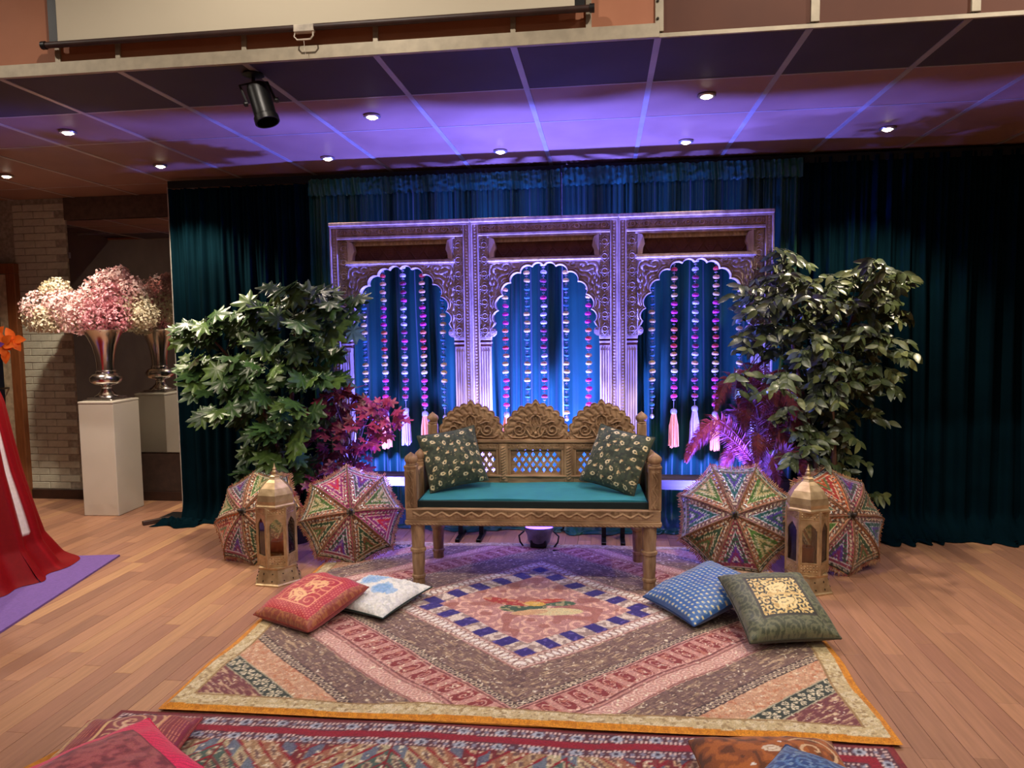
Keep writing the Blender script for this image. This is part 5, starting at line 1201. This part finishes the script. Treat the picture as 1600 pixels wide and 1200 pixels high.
stuff(tw.obj('twigs', twig_g, ft))
# --- left: burgundy leaf plant
bm1 = leafmat('burgundy_leaf', (112, 30, 46), (84, 20, 38), None, .42); bm2 = leafmat('burgundy_leaf_pink_lit', (176, 66, 96), (150, 44, 80), None, .42)  # second material paints the LED glow onto leaves on the bench side
bp = thing('burgundy_leaf_plant', 'burgundy maple-leaved plant in a pot left of the bench', 'plant', (-1.80, 4.82, 0)); o0 = Vector((-1.80, 4.82, 0))
MB().lathe([(.07, 0), (.075, .01), (.078, .44), (.10, .52), (.098, .56), (.08, .555), (.075, .50)], 18, (.05, 0, 0)).obj('pot', mat('pot_grey', (150, 140, 140), rough=.5), bp, True)
tw = MB(); rg = random.Random(41); bms = [lobed_mesh('leaf', s, m, 5, .5, 1.9) for s in (.085, .105) for m in (bm1, bm1, bm2)]
for (x, y, z) in B1:
    c = Vector((x, y, z)) - o0; b0 = Vector((.05, 0, .52)); tw.tube([b0, (b0 + c) / 2 + Vector((0, 0, .08)), c], [.005, .0035, .0025], 5)
    for k in range(3):
        q = rg.random() * 6.28; e_ = c + Vector((math.cos(q) * .08, math.sin(q) * .05 - .03, rg.uniform(-.07, .06))); tw.tube([c, e_], .0015, 4)
    for k in range(11):
        q = rg.random() * 2 * PI; d = Vector((math.cos(q), math.sin(q) * .8 - .25, rg.uniform(-.7, .5))); p = c + d.normalized() * rg.uniform(.005, .07)
        o = link('leaf', bms[rg.choice((0, 1, 3, 4, 0, 3) if x < -1.62 else (2, 5, 2, 5, 1))], bp); o.matrix_local = leaf_matrix(p, d, Vector((rg.uniform(-.6, .6), -.6 + rg.uniform(-.4, .4), .5))); s_ = rg.uniform(.7, 1.15); o.scale = (s_,) * 3
stuff(tw.obj('twigs', mat('twig_red', (90, 50, 46), rough=.7), bp))
# --- right: burgundy plumes
pm_ = mat('plume_burgundy', (112, 22, 36), (78, 14, 26), rough=.7, scale=30, sheen=.4); pm2 = mat('plume_pink_lit', (196, 80, 120), (150, 40, 80), rough=.7, scale=30, sheen=.4)  # second material has the floodlight's pink put into the plume colour
pp = thing('burgundy_plume_plant', 'burgundy feathery plume plant in a pot right of the bench', 'plant', (1.02, 4.82, 0))
MB().lathe([(.08, 0), (.085, .01), (.10, .36), (.108, .37), (.108, .39), (.092, .39), (.09, .36)], 18).obj('pot', mat('pot_grey', (0, 0, 0)), pp, True)
rg = random.Random(51)
def plume(pts, w, mt, nb=70, name='plume'):
    P = [Vector(p) for p in pts]; mb = MB(); m = 24; path = []
    for i in range(m + 1):
        s = i / m * (len(P) - 1); k = min(int(s), len(P) - 2); f = s - k
        p0, p1, p2, p3 = P[max(k - 1, 0)], P[k], P[k + 1], P[min(k + 2, len(P) - 1)]
        path.append(.5 * ((2 * p1) + (-p0 + p2) * f + (2 * p0 - 5 * p1 + 4 * p2 - p3) * f * f + (-p0 + 3 * p1 - 3 * p2 + p3) * f ** 3))
    mb.tube(path, [.004 * (1 - .8 * i / m) + .0008 for i in range(m + 1)], 5)
    for i in range(nb):
        s = .22 + .78 * i / nb; k = min(int(s * m), m - 1); p = path[k].lerp(path[k + 1], s * m - k); tg = (path[k + 1] - path[k]).normalized()
        for sd in (-1, 1):
            a = tg.cross(Vector((rg.uniform(-.3, .3), -1, rg.uniform(-.3, .3)))).normalized() * sd; wd = w * math.sin(PI * min(1, (s - .15) / .85) ** .7) * rg.uniform(.8, 1.1) + .01
            q1 = p + a * wd * .55 + tg * wd * .35 + Vector((0, -.006, 0)); q2 = p + a * wd * .95 + tg * wd * .75 - Vector((0, 0, wd * .3)); b_ = tg * .0032
            mb.add([p - b_, p + b_, q1 + b_, q1 - b_, q2], [(0, 1, 2, 3), (3, 2, 4)])
    me = bpy.data.meshes.new(name); me.from_pydata(mb.v, [], mb.f); me.materials.append(mt); return link(name, me, pp)
for i, (ex, ez, w, pk) in enumerate(((-.43, .78, .075, 1), (-.46, .72, .06, 1), (-.28, 1.05, .075, 0), (-.16, 1.10, .08, 0), (-.05, 1.12, .085, 0), (.06, 1.08, .08, 0), (.16, 1.0, .08, 0), (.20, .86, .08, 0), (-.12, .92, .085, 0), (.02, .88, .085, 0), (-.22, .84, .075, 0), (.14, .72, .08, 0), (-.05, .70, .08, 0), (-.24, .60, .055, 1), (.08, .55, .08, 0), (.22, .60, .07, 0), (-.10, .52, .06, 0), (.10, .95, .085, 0), (-.02, 1.0, .085, 0))):
    y1 = rg.uniform(-.16, .06); top = Vector((ex * .62, y1 * .6, max(ez + .10, .62))); 
    plume([(0, 0, .36), (ex * .15, y1 * .2, .36 + (top.z - .36) * .55), top, (ex * .95, y1, ez + .03), (ex * 1.08, y1 * 1.1, ez - .10)], w, pm2 if pk else pm_)

# ================================================================== PEDESTAL, SILVER VASE, BLOSSOM
pd_m = mat('pedestal_white', (214, 206, 192), (208, 200, 186), rough=.5, scale=2)
pd = thing('white_pedestal', 'tall white square pedestal carrying the silver vase', 'pedestal', (-4.105, 5.555, 0), (0, 0, .04))
MB().bb((-.150, -.175, .004), (.150, .175, .926), .003).obj('column', pd_m, pd); MB().bb((-.152, -.177, .928), (.152, .177, .945), .003).obj('top_board', pd_m, pd); MB().bb((-.146, -.17, 0), (.146, .17, .005)).obj('foot', pd_m, pd)
chrome = mat('silver_polished', (232, 228, 222), (220, 216, 210), metal=1, rough=.2, scale=3)
vs_ = thing('silver_vase', 'polished silver trumpet urn standing on the white pedestal', 'vase', (-4.115, 5.55, .945))
MB().bb((-.125, -.125, 0), (.125, .125, .014), .003).bb((-.105, -.105, .014), (.105, .105, .026), .003).obj('square_plinth', chrome, vs_)
MB().lathe([(.095, .026), (.092, .036), (.070, .050), (.046, .075), (.038, .095), (.042, .104), (.036, .112), (.05, .125)], 32).obj('foot', chrome, vs_, True)
MB().lathe([(.05, .122), (.10, .135), (.122, .160), (.122, .188), (.10, .214), (.075, .224), (.072, .236), (.084, .242), (.07, .250)], 32).obj('bulb', chrome, vs_, True)
MB().lathe([(.066, .246), (.066, .30), (.074, .37), (.092, .45), (.122, .52), (.158, .575), (.166, .582), (.160, .586), (.118, .53), (.085, .45), (.066, .37), (.058, .30), (.0001, .29)], 32).obj('trumpet', chrome, vs_, True)
bl = thing('blossom_bouquet', 'fluffy pink and cream blossom bouquet filling the silver vase', 'flowers', (-4.115, 5.55, 1.50))
def petal_mat(name, c, c2):
    m = mat(name, c, c2, rough=.75, scale=14, sheen=.3); m.node_tree.nodes['Principled BSDF'].inputs['Subsurface Weight'].default_value = 0; return m
pk_m = petal_mat('petal_pink', (250, 204, 204), (252, 226, 220)); cr_m = petal_mat('petal_cream', (240, 232, 206), (230, 216, 184)); dp_m = petal_mat('petal_rose', (240, 160, 176), (246, 186, 194))
rg = random.Random(61); stem = MB()
for (x, z, y, r, k) in ((-.54, .22, -.02, .15, 0), (-.40, .24, .02, .16, 0), (-.58, .13, .0, .13, 1), (-.42, .10, -.05, .15, 1), (-.28, .20, -.05, .16, 0), (-.15, .22, .02, .17, 0), (-.02, .30, .0, .17, 0), (.06, .40, .02, .14, 0), (.10, .28, .02, .16, 2), (.0, .14, -.05, .16, 2), (.12, .14, .0, .15, 2), (-.16, .10, -.08, .16, 0), (-.30, .06, -.05, .13, 1), (-.42, .37, .04, .10, 1), (-.48, .36, .03, .08, 1), (.20, .24, .10, .15, 1), (.22, .36, .06, .12, 0), (-.05, .06, .08, .14, 1), (.30, .15, .10, .13, 1), (.16, .48, .03, .07, 0)):
    mb = MB(); cvec = Vector((x, y, z))
    for i in range(700):
        d = Vector((rg.gauss(0, 1), rg.gauss(0, 1), rg.gauss(0, 1))).normalized(); p = cvec + d * r * rg.uniform(.55, 1.0) ** .6 * rg.uniform(.85, 1.06); p.z = max(p.z, .03 if abs(p.x) > .16 else .0)
        nn = (d + Vector((rg.uniform(-.7, .7), rg.uniform(-.7, .7), rg.uniform(-.7, .7)))).normalized(); M = rot_to(nn, (rg.uniform(-1, 1), rg.uniform(-1, 1), rg.uniform(-1, 1))); s = rg.uniform(.012, .022)
        mb.add([p + M @ Vector((0, -s * .3, 0)), p + M @ Vector((s, -s * .55, s * .35)), p + M @ Vector((s * 1.25, 0, s * .2)), p + M @ Vector((s, s * .55, s * .35)), p + M @ Vector((0, s * .3, 0))], [(0, 1, 2, 3, 4)])
    me = bpy.data.meshes.new('blossom_spray'); me.from_pydata(mb.v, [], mb.f); me.materials.append((pk_m, cr_m, dp_m)[k]); stuff(link('blossom_spray', me, bl))
    stem.tube([(0, 0, -.15), (x * .25, y * .3, .0), (x * .8, y, z * .8)], .003, 5)
stuff(stem.obj('stems', twig_g, bl))

# ================================================================== RED DRAPED TABLE AT THE LEFT EDGE
rd = thing('red_draped_table', 'tall round table draped in red cloth with a white stripe at the left edge', 'table', (-4.05, 3.85, .0))
na, nz_ = 260, 60
th = np.linspace(0, 2 * PI, na)[:, None]; zz = (np.linspace(0, 1, nz_)[None, :]) ** 1.2
zv = zz * 1.15 + .015 + 0 * th
prof = np.interp(zv, [0, .04, .2, .66, 1.08, 1.165], [.68, .64, .545, .45, .385, .36])
amp = .035 * (1 - zz) ** .6 + .004
rad = prof + amp * np.sin(th * 13 + 2.0 * np.sin(th * 2) + 1.2 * (1 - zz)) * .7 + .02 * (vnoise(th * 3, zz * 3, 4) - .5)
tail = np.exp(-((th - .62) / .16) ** 2) * np.clip(1 - zv / .05, 0, 1) * .16; rad = rad + tail
V = np.stack([rad * np.cos(th), rad * np.sin(th), zv], -1).reshape(-1, 3)
cols = P3(th + 0 * zz, (128, 2, 10)); tl_ = th + 0 * zz; put(cols, (tl_ > .20) & (tl_ < .30) & (zv > .26), (226, 216, 212)); put(cols, (tl_ > .33) & (tl_ < .36), (150, 8, 20))
link('cloth', np_mesh('cloth', V, grid_quads(na, nz_, 0), colmat('red_satin', .6, .08, 60, sheen=.0, spec=.2, bump=.05), cols.reshape(-1, 3)), rd)
MB().lathe([(.0001, 1.168), (.35, 1.168), (.362, 1.16), (.35, 1.14), (.0001, 1.14)], 40).obj('table_top', mat('red_top', (170, 12, 26), rough=.5), rd, True)
MB().tube([(0, 0, .02), (0, 0, 1.14)], .035, 12).obj('column', mat('steel', (0, 0, 0)), rd, True); MB().lathe([(.25, .013), (.25, .03), (.04, .05)], 24).obj('table_base', mat('steel', (0, 0, 0)), rd, True)
of_ = thing('orange_flower_arrangement', 'orange and purple paper flowers in a small vase on the red table', 'flowers', (-3.93, 4.02, 1.168))
MB().lathe([(.05, 0), (.06, .02), (.05, .09), (.03, .13), (.036, .15), (.03, .15), (.024, .12)], 20).obj('small_vase', mat('vase_white', (210, 205, 200), rough=.3), of_, True)
orm = mat('orange_petal', (236, 110, 20), (226, 96, 14), rough=.6, scale=20); vim = mat('violet_petal', (120, 60, 160), rough=.6)
stm = MB(); pet = leaf_mesh('petal', .085, .055, orm, .2, .25); petv = leaf_mesh('petal', .07, .045, vim, .2, .25); rg = random.Random(5)
for (x, y, z, n, pm3) in ((.24, .04, .275, 6, pet), (.30, .06, .30, 4, pet), (.255, .05, .235, 3, pet), (.20, .02, .26, 4, petv), (.15, .05, .33, 5, petv), (.18, .06, .32, 4, pet), (-.05, 0, .30, 6, pet), (.05, -.05, .36, 5, pet)):
    stm.tube([(0, 0, .12), (x * .4, y * .4, .2), (x, y, z)], .0025, 5)
    for k in range(n):
        q = k * 2 * PI / n + rg.random(); o = link('petal', pm3, of_); o.matrix_local = leaf_matrix(Vector((x, y, z)), Vector((math.cos(q), -.3, math.sin(q))), Vector((.3, -1, .2)))
stuff(stm.obj('stems', twig_g, of_))
